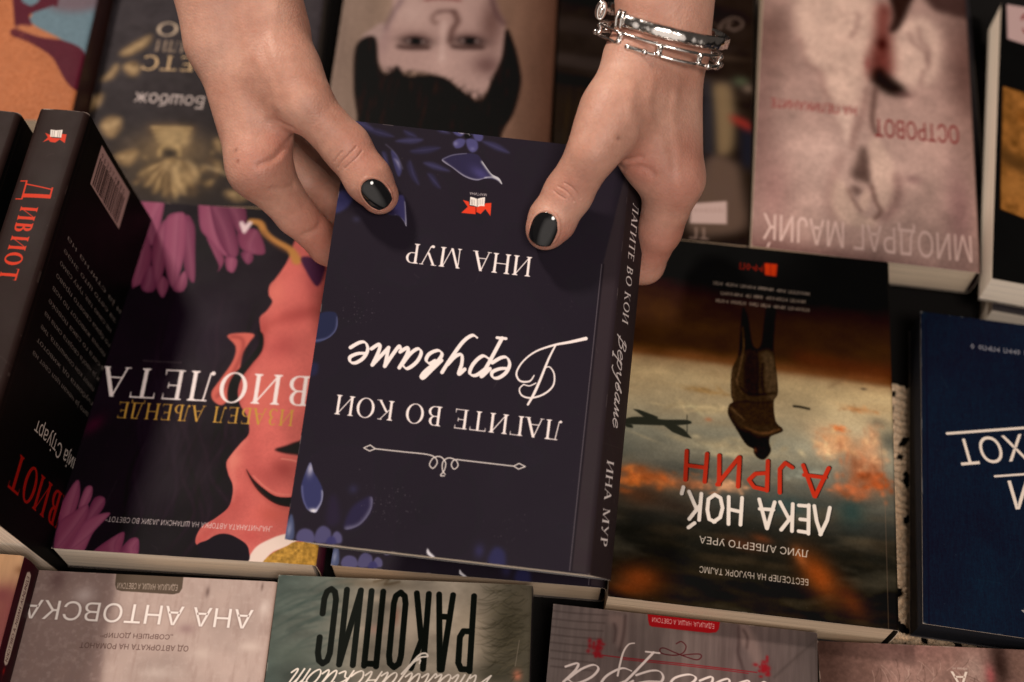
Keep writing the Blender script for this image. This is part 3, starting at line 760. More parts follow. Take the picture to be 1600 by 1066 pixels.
    for k, P in enumerate([
        [(0.34, 2.83), (0.95, 2.18), (1.52, 3.18), (1.63, 4.88), (1.11, 5.51), (0.86, 5.36)],
        [(0.29, -0.36), (1.48, -0.45), (1.69, 1.42), (1.58, 2.75), (1.18, 2.6), (0.65, 1.41)],
        [(1.36, 5.32), (1.63, 4.12), (2.15, 4.93), (2.15, 5.69), (1.67, 5.8)],
        [(2.18, 5.27), (2.44, 4.75), (2.86, 5.22), (2.73, 6.07), (2.43, 5.84)],
        [(3.12, 5.46), (3.56, 4.33), (3.84, 5.07), (3.66, 5.67)],
        [(2.99, 0.8), (3.58, 1.38), (3.91, 3.02), (4.22, 4.96), (3.77, 4.65), (3.33, 3.49)],
        [(1.94, 1.14), (1.53, 2.14), (1.6, 3.61), (2.16, 5.18), (2.4, 4.75), (2.39, 3.12)],
        [(1.92, 1.05), (2.5, 0.57), (2.99, 0.8), (3.32, 2.63), (3.35, 4.34), (3.19, 5.45), (2.71, 4.81), (2.14, 2.97)],
        [(4.83, -0.68), (5.81, -0.65), (6.38, 0.56), (6.28, 1.81), (5.62, 0.97)],
        [(4.41, 2.12), (5.1, 2.68), (5.61, 3.51), (5.37, 4.29), (5.37, 3.86), (4.85, 2.95)],
        [(5.65, 3.33), (6.07, 3.22), (6.34, 3.54), (6.24, 4.23), (5.85, 4.09)],
        [(6.46, 2.93), (6.96, 2.81), (7.18, 3.31), (6.95, 3.67), (6.6, 3.35)],
        [(6.09, 1.56), (7.1, 1.4), (7.77, 2.84), (7.06, 2.98), (6.33, 2.59)],
        [(3.49, -0.58), (4.08, -0.63), (5.07, 1.63), (5.75, 3.06), (5.48, 3.17), (4.41, 2.12), (3.87, 1.36)],
        [(4.08, -0.63), (4.84, -0.59), (5.73, 1.14), (6.29, 2.77), (6.08, 3.3), (5.4, 2.74), (4.63, 1.22)],
        [(-0.05, 18.67), (0.17, 17.48), (0.51, 16.87), (0.78, 17.74), (0.69, 18.91), (0.41, 20.07)],
        [(0.84, 18.32), (0.95, 17.28), (1.28, 17.19), (1.36, 17.85), (1.07, 18.45)],
        [(1.3, 19.45), (1.49, 17.84), (2.02, 17.73), (2.03, 18.39)],
        [(0.21, 20.66), (0.08, 19.24), (0.68, 18.55), (1.28, 18.14), (1.37, 19.16), (0.99, 20.53)],
        [(0.82, 20.68), (1.34, 19.01), (2.46, 18.5), (1.87, 19.55), (1.56, 20.64)],
        [(3.31, 20.59), (3.69, 19.79), (4.13, 19.76), (4.21, 20.68)],
        [(1.98, 20.68), (3.09, 19.54), (3.41, 19.6), (3.21, 20.74)]]):
        petal(P, k)
    a.glow([(0.61, 13.81)][0], 0.35, 0.6, (66, 26, 42), 0.7, 40)
    a.poly([(6.04, 0.99), (6.21, 0.89), (6.39, 1.1), (6.54, 0.87), (6.77, 0.94), (6.64, 1.3), (6.41, 1.7), (6.17, 1.33)], (212, 190, 194), 1, 0.04)
    # lettering
    a.serif('ВИОЛЕТА', [(11.36, 10.29)], [(0.43, 10.44)], [(11.36, 12.02)], (222, 210, 208), gap=0.1)
    a.serif('ИЗАБЕЛ АЉЕНДЕ', [(10.76, 12.28)], [(1.62, 12.43)], [(10.89, 13.19)], (178, 136, 62))
    a.sans('„НАЈЧИТАНАТА АВТОРКА НА ШПАНСКИ ЈАЗИК ВО СВЕТОТ“', [(10.56, 18.66)], [(2.32, 18.68)], [(10.6, 18.94)], (205, 192, 190), 0.9, 0.006)
    a.sans('добитничка на многу награди', [(4.43, 9.9)], [(2.39, 9.93)], [(4.45, 10.02)], (130, 116, 116), 0.5)
    return a

def flyer_art():
    """man in a hat under a burning sky, two aeroplanes"""
    a = Art(13.77, 20.50, (20, 18, 15))
    Y = lambda P: P[0][1]
    a.vgrad([(Y([(7.17, 0.41)]), (17, 14, 11)), (Y([(7.24, 3.65)]), (19, 15, 11)), (Y([(7.28, 5.61)]), (44, 29, 18)), (Y([(7.31, 7.13)]), (76, 46, 26)), (Y([(7.33, 8.26)]), (180, 158, 118)), (Y([(7.37, 10.09)]), (176, 158, 122)), (Y([(7.4, 11.52)]), (140, 136, 114)), (Y([(7.43, 13.27)]), (96, 92, 80)), (Y([(7.47, 14.97)]), (56, 56, 52)), (Y([(7.51, 16.96)]), (30, 29, 26)), (Y([(7.58, 20.45)]), (22, 20, 18))])
    a.poly([(-1.72, 3.16), (14.78, 1.11), (14.57, 7.81), (13.42, 7.7), (10.63, 7.48), (6.65, 7.4), (3.31, 7.25), (0.13, 7.26), (-1.38, 7.25)], (60, 39, 24), 1, 0.16)
    a.vgrad([(0, (17, 14, 11)), (Y([(7.23, 3.26)]), (20, 16, 12)), (Y([(7.29, 5.99)]), (48, 31, 19)), (Y([(7.29, 6.3)]), (48, 31, 19))], 0.0)
    a.glow([(7.17, 0.41)][0], 14, 3.4, (10, 9, 7), 1.0, 5, 1.5)
    a.line([(-0.71, 7.21), (3.31, 7.13), (6.65, 7.25), (10.63, 7.33), (13.59, 7.41)], 0.5, (150, 92, 48), 0.75, 0.25)
    a.line([(8.96, 6.55), (11.62, 6.79), (13.94, 6.88)], 0.8, (92, 44, 26), 0.7, 0.3)
    a.noise(0.2, 1.6, 0.9, seed=21)
    a.setclip([(-1.36, 7.44), (0.14, 7.33), (6.65, 7.48), (10.62, 7.55), (14.57, 7.74), (14.16, 20.89), (-0.11, 22.6)], 0.12, False)
    a.noise(0.4, 3.0, 0.9, seed=22, c=(196, 178, 140))
    a.noise(0.3, 2.6, 0.6, seed=23, c=(150, 112, 70))
    a.vgrad([(Y([(7.33, 8.26)]), (198, 174, 130)), (Y([(7.36, 9.73)]), (186, 170, 136)), (Y([(7.4, 11.52)]), (158, 158, 140)), (Y([(7.45, 13.95)]), (86, 90, 84)), (Y([(7.5, 16.3)]), (38, 38, 34)), (Y([(7.58, 20.45)]), (22, 21, 18))], 0.55)
    cl = np.random.default_rng(77)
    for x, y, rx, ry, c, al, an in ((1310, 690, 1.2, .5, (206, 152, 108), .9, 20), (1345, 735, .8, 1.0, (150, 92, 62), .85, 0), (1360, 700, .6, .7, (206, 156, 116), .8, 0), (1290, 705, .45, .4, (216, 170, 128), .8, 0), (1370, 755, .7, .4, (150, 74, 40), .8, 10), (1330, 770, .8, .35, (170, 92, 56), .7, 0),
        (1010, 745, 1.3, .45, (196, 104, 52), .9, 8), (1150, 700, 2.6, .35, (178, 164, 130), .7, 5), (990, 752, .4, .25, (206, 110, 50), .8, 0), (1080, 755, .8, .3, (170, 108, 72), .7, 5), (1140, 760, .8, .25, (188, 140, 104), .7, 0), (1000, 775, 1.0, .5, (92, 54, 34), .7, 0), (1050, 790, 1.6, .5, (56, 42, 34), .6, 5),
        (1250, 740, .9, .35, (120, 124, 112), .8, 0), (1230, 790, 1.0, .5, (52, 72, 72), .7, 0), (1330, 800, .7, .8, (36, 60, 60), .7, 0), (1390, 690, .6, .7, (62, 66, 62), .7, 0), (1370, 660, .5, .3, (90, 84, 72), .6, 0),
        (1000, 905, 1.1, .7, (132, 64, 30), .9, 0), (980, 920, .8, .3, (140, 66, 30), .6, 0), (1280, 900, .7, 1.3, (134, 64, 28), .9, -38), (1250, 870, .25, .5, (150, 82, 42), .8, -30), (1330, 940, .5, .9, (92, 46, 26), .7, -40), (1160, 850, .9, .3, (86, 50, 34), .6, 10), (1190, 842, .5, .2, (116, 60, 36), .6, 10), (960, 700, .7, .6, (104, 110, 98), .7, 0), (1100, 700, 1.0, .2, (166, 160, 134), .6, 5), (1120, 640, 2, .2, (196, 176, 134), .6, 6), (1340, 640, .8, .12, (170, 120, 76), .5, 10), (1100, 610, 1.2, .12, (168, 134, 84), .5, 5), (1310, 670, .3, .12, (196, 110, 62), .8, 20)):
        p = np.array(a_pt('irin', x, y))
        a.glow(p, rx, ry, c, al, an)
        if max(c) > 110 and y < 840:
            for k in range(26):      # broken edges of the lit cloud
                d = cl.normal(size=2) * (rx * 0.7, ry * 0.8)
                cc = np.array(c) * cl.uniform(0.78, 1.3)
                a.glow(p + d, rx * cl.uniform(.08, .32), ry * cl.uniform(.12, .45), np.minimum(cc, 235), 0.7, an + cl.normal() * 20)
    a.noise(0.08, 0.9, 0.5, seed=25)
    a.noise(0.06, 0.12, seed=26)
    a.setclip()
    a.soften(0.05)
    a.noise(0.07, 0.07, seed=28)
    # figure seen from behind
    body = [(5.89, 3.85), (6.18, 4.36), (6.4, 5.71), (6.55, 6.16), (6.78, 6.24), (6.95, 5.75), (7.06, 4.35), (7.18, 3.69), (7.64, 3.64), (7.62, 4.61), (7.57, 6.09), (7.74, 7.51), (7.83, 8.72), (7.63, 9.24), (7.74, 10.32), (8.1, 10.72), (8.04, 10.92), (7.52, 11.22), (7.46, 11.62), (7.54, 12.04), (7.25, 12.51), (6.93, 12.5), (6.71, 12.24), (6.68, 12.02), (6.3, 11.81), (5.8, 11.05), (5.35, 10.27), (5.38, 9.72), (5.57, 9.5), (5.45, 9.01), (5.45, 7.69), (5.75, 6.73), (5.81, 5.25)]
    a.poly(body, (25, 18, 13), 1, 0.03)
    a.setclip(body)
    a.poly([(5.4, 7.6), (5.75, 6.83), (6.24, 6.46), (6.6, 6.42), (7.28, 6.33), (7.67, 6.7), (7.83, 8.72), (7.74, 10.32), (8.08, 10.77), (7.38, 11.24), (6.42, 11.26), (5.42, 10.21)], (58, 43, 30), 0.9, 0.1)
    a.poly([(7.01, 6.47), (7.42, 6.32), (7.71, 7.11), (7.82, 8.72), (7.53, 9.36), (7.25, 8.79), (7.13, 7.59)], (76, 60, 42), 0.7, 0.1)
    a.poly([(6.16, 6.68), (6.56, 6.42), (6.77, 7.63), (6.73, 8.85), (6.31, 9.01), (6.06, 8.13)], (30, 22, 16), 0.8, 0.08)
    a.line([(5.92, 5.03), (6.01, 6.28), (5.81, 7.75), (5.73, 8.37), (6.07, 9.04)], 0.06, (150, 110, 68), 0.75, 0.04, taper=(0.4, 1, 0.7, 1, 0.3))
    a.line([(5.49, 7.59), (5.5, 8.6), (5.65, 9.39)], 0.12, (104, 78, 50), 0.6, 0.07)
    for P in ([(7.43, 6.62), (7.51, 7.75), (7.38, 8.87)], [(7.18, 6.76), (7.26, 7.57), (7.2, 8.39)], [(7.67, 7.52), (7.67, 8.34), (7.52, 9.06)]):
        a.line(P, 0.07, (104, 82, 56), 0.55, 0.05)
    for P in ([(6.69, 6.3), (6.79, 7.63), (6.78, 8.95)], [(7.03, 7.09), (7.01, 8.01), (7.12, 8.81)], [(5.81, 8.56), (6.26, 8.91), (6.98, 8.92), (7.69, 8.74)], [(5.57, 9.6), (6.19, 9.42), (6.9, 9.43), (7.67, 9.24)]):
        a.line(P, 0.1, (18, 13, 10), 0.7, 0.05)
    a.poly([(5.38, 9.77), (5.83, 9.46), (6.64, 9.47), (7.61, 9.25), (7.81, 10.21), (7.11, 10.69), (6.32, 10.69), (5.77, 10.27)], (50, 35, 24), 0.8, 0.08)
    a.line([(5.47, 9.86), (5.86, 10.21), (6.22, 10.51)], 0.07, (176, 134, 84), 0.7, 0.05, taper=(1, 0.8, 0.3))
    a.line([(6.1, 10.81), (6.59, 11.03), (7.21, 11.09), (7.99, 10.76)], 0.14, (112, 74, 44), 0.85, 0.05, taper=(0.3, 0.8, 1, 0.6))
    a.glow([(6.38, 11.36)][0], 0.4, 0.3, (20, 14, 11), 0.9)
    a.glow([(7.14, 11.95)][0], 0.35, 0.3, (30, 19, 14), 0.9)
    a.glow([(6.77, 12.07)][0], 0.08, 0.12, (120, 68, 44), 0.7)
    a.noise(0.25, 0.12, seed=29)
    a.setclip()
    # aeroplanes
    P = (50, 52, 44)
    a.poly([(0.08, 11.2), (0.52, 11), (1.25, 10.91), (2.1, 10.95), (3.26, 10.83), (3.46, 11.02), (2.44, 11.24), (0.97, 11.38), (0.12, 11.43)], P, 1, 0.02)
    a.poly([(0.48, 10.54), (0.8, 10.54), (1.78, 10.83), (1.79, 11.05), (1.26, 11.05)], P, 1, 0.02, False)
    a.poly([(2.01, 11.2), (2.75, 11.16), (3.18, 11.4), (3.58, 11.84), (3.15, 11.78), (2.56, 11.59)], P, 1, 0.02, False)
    a.line([(3.26, 10.55), (3.31, 11.56)], 0.04, P, 1, 0.02, curve=False)
    a.poly([(0.12, 11.43), (0.49, 11.44), (0.56, 11.61), (0.24, 11.59)], P, 1, 0.02)
    a.line([(8.67, 9.38), (8.99, 9.38), (9.45, 9.44)], 0.12, (50, 46, 36), 1, 0.03)
    a.line([(10.43, 8.09), (11.29, 7.43)], 0.12, (104, 78, 56), 0.5, 0.1)
    a.glow([(12.24, 7.95)][0], 0.16, 0.08, (70, 58, 48), 0.7)
    a.glow([(4.36, 10.67)][0], 0.18, 0.12, (196, 124, 84), 0.7)
    # lettering
    for dx, dy, c, al in ((0.05, -0.03, (24, 12, 10), 0.8), (0, 0, (176, 50, 34), 1)):
        a.strokes(BRUSH, 'АЈРИН', [(10.42, 12.64)], [(3.12, 12.57)], [(10.42, 14.21)], 0.135, c, al, curve=False, gap=0.16, dx=dx, dy=dy, jit=0.015)
    for dx, dy, c, al in ((0.04, 0.02, (24, 24, 24), 0.8), (0, 0, (216, 206, 196), 1)):
        a.strokes(BRUSH, 'ЛЕКА НОЌ,', [(10.48, 14.75)], [(3.05, 14.74)], [(10.48, 16.17)], 0.135, c, al, curve=False, gap=0.14, dx=dx, dy=dy, jit=0.015)
    a.sans('ЛУИС АЛБЕРТО УРЕА', [(9.46, 17.05)], [(4.19, 16.95)], [(9.46, 17.42)], (196, 186, 174), 1, 0.008)
    a.sans('БЕСТСЕЛЕР НА ЊУЈОРК ТАЈМС', [(9.46, 18.5)], [(4.26, 18.48)], [(9.46, 18.82)], (190, 178, 166), 1, 0.004)
    for i, P in enumerate(([(9.43, 2.47), (4.4, 2.39)], [(9.21, 2.98), (4.59, 2.99)], [(9.44, 3.48), (4.45, 3.48)])):
        a.small_print(P[0], P[1], (P[0][0], P[0][1] + 0.27), (168, 154, 144), 0.75, i)
    a.poly([(6.97, 0.89), (7.69, 0.88), (7.64, 1.69), (7.01, 1.66)], (178, 52, 28), 0.95, 0.03, False)
    a.line([(7.31, 0.9), (7.32, 1.65)], 0.04, (90, 24, 16), 0.7, 0.02, curve=False)
    a.small_print([(6.89, 1.09)][0], [(5.88, 1.05)][0], [(6.91, 1.62)][0], (120, 36, 24), 0.9, 9)
    a.line([(13.07, 10.96), (13.2, 13.76), (13.22, 20.54)], 0.035, (120, 96, 78), 0.45, 0.01, curve=False)
    return a

def veil_art():
    """pale mauve cover, white folds, a closed tulip, red title"""
    a = Art(12.73, 20.50, (158, 130, 122))
    a.glow([(5.91, 15.49)][0], 5.5, 5.5, (184, 156, 146), 0.9)
    a.vgrad([(0, (120, 92, 86)), (3, (120, 92, 86)), (20.5, (120, 92, 86))], 0.12)
    a.noise(0.1, 2.5, seed=31)
    a.glow([(0.44, 5.13)][0], 1.6, 3, (96, 72, 66), 0.8)
    a.glow([(12.47, 5.99)][0], 1.3, 5.5, (84, 60, 56), 0.85)
    a.glow([(0.11, 12.13)][0], 1.0, 6.5, (112, 84, 80), 0.7)
    a.glow([(1.19, 16.59)][0], 1.0, 3, (150, 112, 108), 0.6)
    a.glow([(11.7, 16.47)][0], 0.8, 3, (120, 88, 88), 0.7)
    a.glow([(6.27, 21.51)][0], 12, 1.3, (92, 62, 60), 0.9, 6)
    a.glow([(4.06, 13.46)][0], 2, 1.6, (196, 166, 156), 0.6)
    a.poly([(2.16, 0.97), (6.14, 0.66), (7.05, 1.77), (6.9, 4.11), (6.53, 7.11), (6.22, 8.3), (5.95, 9.7), (4.38, 9.92), (3.88, 8.63), (3.64, 7.28), (2.78, 6.82), (2.35, 5.35)], (190, 162, 149), 0.95, 0.3)
    a.poly([(7.89, 4.57), (8.69, 2.77), (9.71, 2.01), (10.52, 2.39), (10.98, 3.53), (10.87, 5.92), (10.34, 7.27), (9.14, 7.78), (8.26, 7.33), (7.88, 5.99)], (188, 160, 148), 0.95, 0.26)
    for P in ([(9.04, 3.44), (9.38, 4.36), (10, 4.86), (10.16, 5.67)], [(9.68, 2.99), (9.75, 3.94), (10.23, 4.71), (10.15, 6.25)], [(9.88, 6.41), (9.67, 7.59)], [(5.95, 2.3), (5.86, 3.41), (5.5, 4.42)]):
        a.line(P, 0.22, (112, 84, 80), 0.6, 0.12)
    a.setclip([(2.16, 0.97), (6.14, 0.66), (7.05, 1.77), (6.9, 4.11), (6.53, 7.11), (6.22, 8.3), (5.95, 9.7), (4.38, 9.92), (3.88, 8.63), (3.64, 7.28), (2.78, 6.82), (2.35, 5.35)], 0.1)
    a.noise(0.2, 0.4, seed=33, c=(140, 110, 102))
    a.setclip()
    a.line([(2.34, 4.87), (2.83, 6.82), (3.64, 7.4), (3.92, 8.74), (4.38, 9.92)], 0.3, (112, 82, 78), 0.5, 0.16)
    a.poly([(7.15, 1.51), (7.97, 1.52), (7.91, 3.36), (8.06, 5.73), (7.91, 7.03), (6.75, 7.54), (6.53, 6.76), (6.63, 5.46), (6.95, 4.22)], (88, 38, 34), 0.85, 0.3)
    a.glow([(7.4, 4.64)][0], 0.3, 0.5, (48, 20, 17), 0.9)
    a.glow([(6.49, 6.3)][0], 0.14, 0.5, (140, 62, 62), 0.5)
    a.poly([(6.75, 7.19), (7.2, 6.43), (7.91, 7.15), (8.74, 7.95), (8.6, 8.54), (7.8, 8.54), (6.84, 7.87)], (26, 20, 18), 0.95, 0.2)
    a.poly([(7.9, 0.16), (9.47, -0.07), (9.08, 1.49), (8.5, 3.16), (7.86, 3.61), (8.11, 2.12)], (30, 20, 18), 0.9, 0.12)
    a.poly([(10.22, -0.17), (13.93, -0.7), (13.84, 1.3), (12.72, 1.83), (11.27, 1.54), (10.55, 1.28)], (56, 40, 38), 0.9, 0.2)
    a.glow([(8.69, 8.41)][0], 0.5, 0.25, (92, 66, 64), 0.7)
    a.line([(6.97, 8.2), (6.83, 9.58), (6.78, 10.7), (6.99, 11.55)], 0.3, (66, 46, 42), 0.8, 0.12)
    a.line([(6.48, 8.27), (6.22, 10.11), (5.78, 11.72), (5.61, 12.83)], 0.3, (118, 90, 84), 0.6, 0.12)
    a.poly([(4.64, 10.33), (5.61, 10.2), (5.52, 11.1), (5.27, 12.55), (5, 11.39)], (198, 170, 158), 0.9, 0.1)
    # tulip
    a.poly([(4.39, 16.97), (4.46, 15.6), (4.93, 15.16), (5.32, 15.8), (5.7, 16.79), (6.08, 17.46), (6.55, 17.71), (7.01, 17.44), (6.8, 18.13), (6.04, 18.34), (5.2, 18.15), (4.61, 17.67)], (190, 162, 148), 0.95, 0.13)
    a.poly([(6.13, 12.56), (6.48, 12.84), (6.73, 14.11), (6.81, 15.48), (6.38, 15.22), (5.61, 15.01), (5.53, 14.71), (5.87, 13.58)], (66, 50, 46), 0.85, 0.2)
    a.poly([(6.61, 12.28), (7, 12), (7.31, 12.29), (7.82, 13.31), (8.09, 14.78), (7.91, 16.28), (7.4, 17.07), (7.06, 16.81), (6.85, 15.9), (6.69, 14.54)], (188, 160, 147), 0.95, 0.14)
    a.line([(6.73, 15.39), (6.93, 16.41), (7.23, 17.1), (6.88, 17.66)], 0.2, (92, 66, 60), 0.8, 0.08)
    a.line([(5.36, 15.79), (5.7, 16.58), (6.13, 17.25)], 0.16, (104, 78, 70), 0.7, 0.08)
    a.poly([(5.62, 15.54), (6.13, 15.68), (6.04, 16.12), (5.66, 16.01)], (80, 60, 56), 0.8, 0.14)
    a.poly([(6, 16.54), (6.3, 15.87), (6.55, 15.73), (6.62, 16.45), (6.46, 17.15), (6.13, 17.04)], (196, 166, 152), 0.95, 0.06)
    a.line([(8.15, 14.45), (8.26, 15.49), (7.99, 16.68), (7.39, 17.59)], 0.4, (96, 68, 66), 0.7, 0.22)
    a.glow([(9.13, 14.63)][0], 0.45, 0.3, (118, 88, 88), 0.6)
    a.line([(5, 13.48), (4.5, 15.17), (4.26, 16.78), (4.61, 17.98)], 0.4, (128, 98, 92), 0.5, 0.22)
    a.soften(0.06)
    a.noise(0.1, 0.12, seed=35)
    a.noise(0.12, 1.0, seed=36)
    a.sans('МИОДРАГ МАЈИЌ', [(12.26, 18.1)], [(0.6, 18.16)], [(12.18, 19.87)], (206, 176, 168), 0.95, 0.012)
    a.sans('ОСТРОВОТ', [(11.82, 10.35)], [(6.91, 10.46)], [(11.77, 11.69)], (108, 24, 28), 0.95, 0.03)
    a.sans('НА ПЕЛИКАНИТЕ', [(5.82, 9.74)], [(0.77, 9.81)], [(5.82, 10.41)], (124, 34, 36), 0.9, 0.012)
    return a

def portrait_art():
    a = Art(13.31, 20.50, (150, 122, 100))
    a.hgrad([(0, (124, 104, 88)), (4, (134, 110, 90)), (10.5, (116, 88, 70)), (13.3, (88, 60, 46))])
    a.noise(0.08, 0.6, 4, seed=41)
    a.poly([(1.64, -0.59), (9.15, -1.12), (9.27, 5.54), (9.59, 7.55), (10.08, 8.76), (10.13, 11.07), (9.72, 12.76), (9.03, 14.66), (8, 14.27), (6.83, 13.3), (5.61, 12.91), (4.33, 12.88), (3.62, 13.16), (2.79, 12.63), (2.43, 10.98), (2.53, 9.76), (3.08, 7.74)], (160, 130, 116), 1, 0.1)
    a.setclip([(1.64, -0.59), (9.15, -1.12), (9.27, 5.54), (9.59, 7.55), (10.08, 8.76), (10.13, 11.07), (9.72, 12.76), (9.03, 14.66), (8, 14.27), (6.83, 13.3), (5.61, 12.91), (4.33, 12.88), (3.62, 13.16), (2.79, 12.63), (2.43, 10.98), (2.53, 9.76), (3.08, 7.74)], 0.1)
    a.glow([(6.46, 12.15)][0], 0.8, 1.0, (178, 146, 130), 0.7)
    a.glow([(9.28, 8.69)][0], 0.8, 2.2, (92, 66, 58), 0.85)
    a.glow([(9.22, 12.08)][0], 0.9, 0.8, (92, 66, 60), 0.8)
    a.glow([(4.25, 8.16)][0], 1.2, 1.2, (178, 150, 134), 0.6)
    a.glow([(2.79, 10.47)][0], 0.4, 1.5, (140, 112, 104), 0.6)
    a.line([(6.88, 7.98), (7.17, 8.71), (6.9, 9.47), (6.84, 10.45)], 0.3, (70, 46, 40), 0.9, 0.14)
    a.line([(5.85, 8.12), (5.59, 8.44), (5.74, 8.99), (5.96, 8.91)], 0.16, (86, 60, 52), 0.85, 0.12)
    a.line([(5.84, 8.05), (6.4, 7.92), (6.97, 7.95)], 0.16, (60, 38, 34), 0.9, 0.12)
    a.line([(5.01, 7.11), (6.03, 6.91), (7.18, 6.99)], 0.2, (110, 56, 52), 0.9, 0.08)
    a.line([(6.34, 8.89), (6.39, 10.72), (6.45, 11.91)], 0.25, (206, 178, 160), 0.6, 0.14)
    for x, y in ((630, 272), (985, 270)):
        p = np.array(a_pt('man', 500 + x / 4.21, y / 4.21))
        a.glow(p + (0, -0.25), 0.95, 0.5, (104, 76, 68), 0.75)
        a.glow(p, 0.85, 0.36, (22, 15, 14), 1.0, 2)
        a.glow(p + (0, 0.02), 0.22, 0.2, (14, 10, 10), 0.9)
        a.glow(p + (0, 0.02), 0.3, 0.26, (10, 8, 8), 0.9)
        a.glow(p + (-0.42, 0.0), 0.14, 0.12, (150, 128, 118), 0.8)
        a.glow(p + (0.42, 0.0), 0.14, 0.12, (150, 128, 118), 0.8)
        a.line([p + (-1.0, 0.5), p + (-0.3, 0.56), p + (0.8, 0.46)], 0.3, (48, 32, 28), 0.85, 0.1)
    a.setclip()
    a.line([(3.59, 7.2), (3.14, 8.36), (2.72, 9.75)], 0.3, (106, 84, 82), 0.7, 0.12)
    a.line([(9.02, 6.07), (9.4, 7.56), (10.04, 8.76)], 0.3, (72, 50, 48), 0.8, 0.14)
    a.poly([(1.88, 9.8), (2.56, 9.14), (2.73, 9.87), (2.45, 10.74), (1.68, 11.39), (1.3, 11.3), (1.47, 10.32)], (152, 126, 114), 0.9, 0.08)
    a.poly([(1.18, 11.07), (2.22, 10.33), (2.67, 12.4), (3.17, 13.2), (3.6, 12.93), (3.78, 12.45), (4.26, 13.12), (4.73, 13.27), (5.45, 13.1), (6.36, 13.1), (7.03, 13.41), (8, 14.27), (9.04, 14.83), (9.64, 12.88), (10.05, 11.43), (10.2, 9.12), (10.78, 10.42), (11.2, 12.19), (11.32, 13.47), (11.02, 15.56), (10.37, 17.39), (10.22, 20.66), (2.86, 21.14), (1.83, 16.39), (1.37, 14.13)], (24, 18, 16), 1, 0.07)
    a.setclip([(1.18, 11.07), (2.22, 10.33), (2.67, 12.4), (3.17, 13.2), (3.6, 12.93), (3.78, 12.45), (4.26, 13.12), (4.73, 13.27), (5.45, 13.1), (6.36, 13.1), (7.03, 13.41), (8, 14.27), (9.04, 14.83), (9.64, 12.88), (10.05, 11.43), (10.2, 9.12), (10.78, 10.42), (11.2, 12.19), (11.32, 13.47), (11.02, 15.56), (10.37, 17.39), (10.22, 20.66), (2.86, 21.14), (1.83, 16.39), (1.37, 14.13)], 0.05)
    a.noise(0.5, 0.25, 1.4, seed=43, c=(58, 46, 38))
    a.setclip()
    q = np.random.default_rng(6)
    for k in range(90):
        x = q.uniform(390, 1150); y = np.interp(x, (390, 500, 700, 900, 1060, 1150), (440, 470, 490, 560, 640, 500))
        p = np.array(a_pt('man', 500 + x / 4.21, (y + 40) / 4.21))
        a.line([p, p + (q.normal() * 0.2, -0.35), p + (q.normal() * 0.4 + 0.1, -0.75)], 0.07, (28, 21, 18), 0.6, 0.03, taper=(1, 0.6, 0.1))
    a.noise(0.08, 0.1, seed=44)
    a.a *= np.array([0.93, 0.95, 1.02])
    return a

def stall_art():
    """dark street photograph with a pale figure"""
    a = Art(12.80, 20.00, (36, 30, 27))
    a.noise(0.25, 1.5, seed=51)
    for y, h, c, al in ((0, 40, (22, 19, 18), .8), (50, 30, (52, 44, 42), .6), (105, 25, (60, 52, 50), .6), (135, 20, (20, 17, 15), .9), (190, 60, (40, 32, 24), .6), (250, 60, (40, 34, 28), .6)):
        p = a_pt('dark', 960, y)
        a.glow(p, 8, h / 45.0, c, al, 4, 2)
    for k in range(7):
        a.glow(a_pt('dark', 885 + 16 * k, 190), 0.12, 2.2, (54, 42, 30), 0.5)
    a.poly([(10.23, 8.95), (10.87, 8.41), (11.46, 8.71), (11.72, 10.79), (11.63, 13.38), (10.73, 13.84), (10.46, 11.3)], (124, 104, 78), 0.85, 0.25)
    a.poly([(9.75, 8.82), (10.3, 8.94), (10.59, 13.77), (9.96, 13.84)], (44, 44, 50), 0.8, 0.2)
    a.poly([(9.97, 14.01), (10.46, 13.96), (10.58, 15.67), (10.1, 15.89)], (30, 26, 28), 0.9, 0.1)
    a.poly([(12.09, 11.47), (12.8, 11.75), (12.98, 14.19), (12.22, 14.45)], (34, 36, 46), 0.8, 0.25)
    a.glow([(12.03, 8.18)][0], 0.5, 0.4, (74, 84, 64), 0.7)
    a.glow([(12.47, 8.69)][0], 0.35, 0.35, (112, 96, 84), 0.7)
    a.poly([(11.48, 10.82), (11.79, 10.87), (12.37, 11.08), (12.77, 11.48), (12.66, 11.9), (12.16, 11.64), (11.59, 11.26)], (146, 48, 42), 0.85, 0.2)
    a.poly([(10.32, 13.97), (11.87, 14.32), (12.32, 16.32), (12.37, 18.96), (9.26, 19.32), (9.69, 15.94)], (96, 78, 68), 0.8, 0.25)
    a.poly([(9.38, 17.46), (11.4, 17.06), (11.44, 18.64), (9.35, 18.82)], (172, 148, 142), 1, 0.05, False)
    a.small_print([(11.18, 17.55)][0], [(9.68, 17.75)][0], [(11.19, 17.95)][0], (146, 122, 116), 0.6, 3)
    a.sans('ТГ', [(10.41, 19.02)], [(9.32, 19.07)], [(10.43, 19.8)], (160, 134, 124), 0.8, blur=0.05)
    a.line([(10.61, 4.22), (10.82, 3.61), (11.4, 3.14), (11.93, 3.28), (12.01, 3.76), (11.5, 4.12), (11.12, 3.87), (11.34, 3.45)], 0.14, (118, 98, 90), 0.7, 0.06)
    a.line([(9.39, 3.48), (9.99, 3.6), (10.6, 3.93), (11.65, 4.2)], 0.1, (92, 78, 72), 0.5, 0.06)
    a.glow([(10.82, 6.43)][0], 1.6, 0.25, (66, 54, 46), 0.6)
    return a

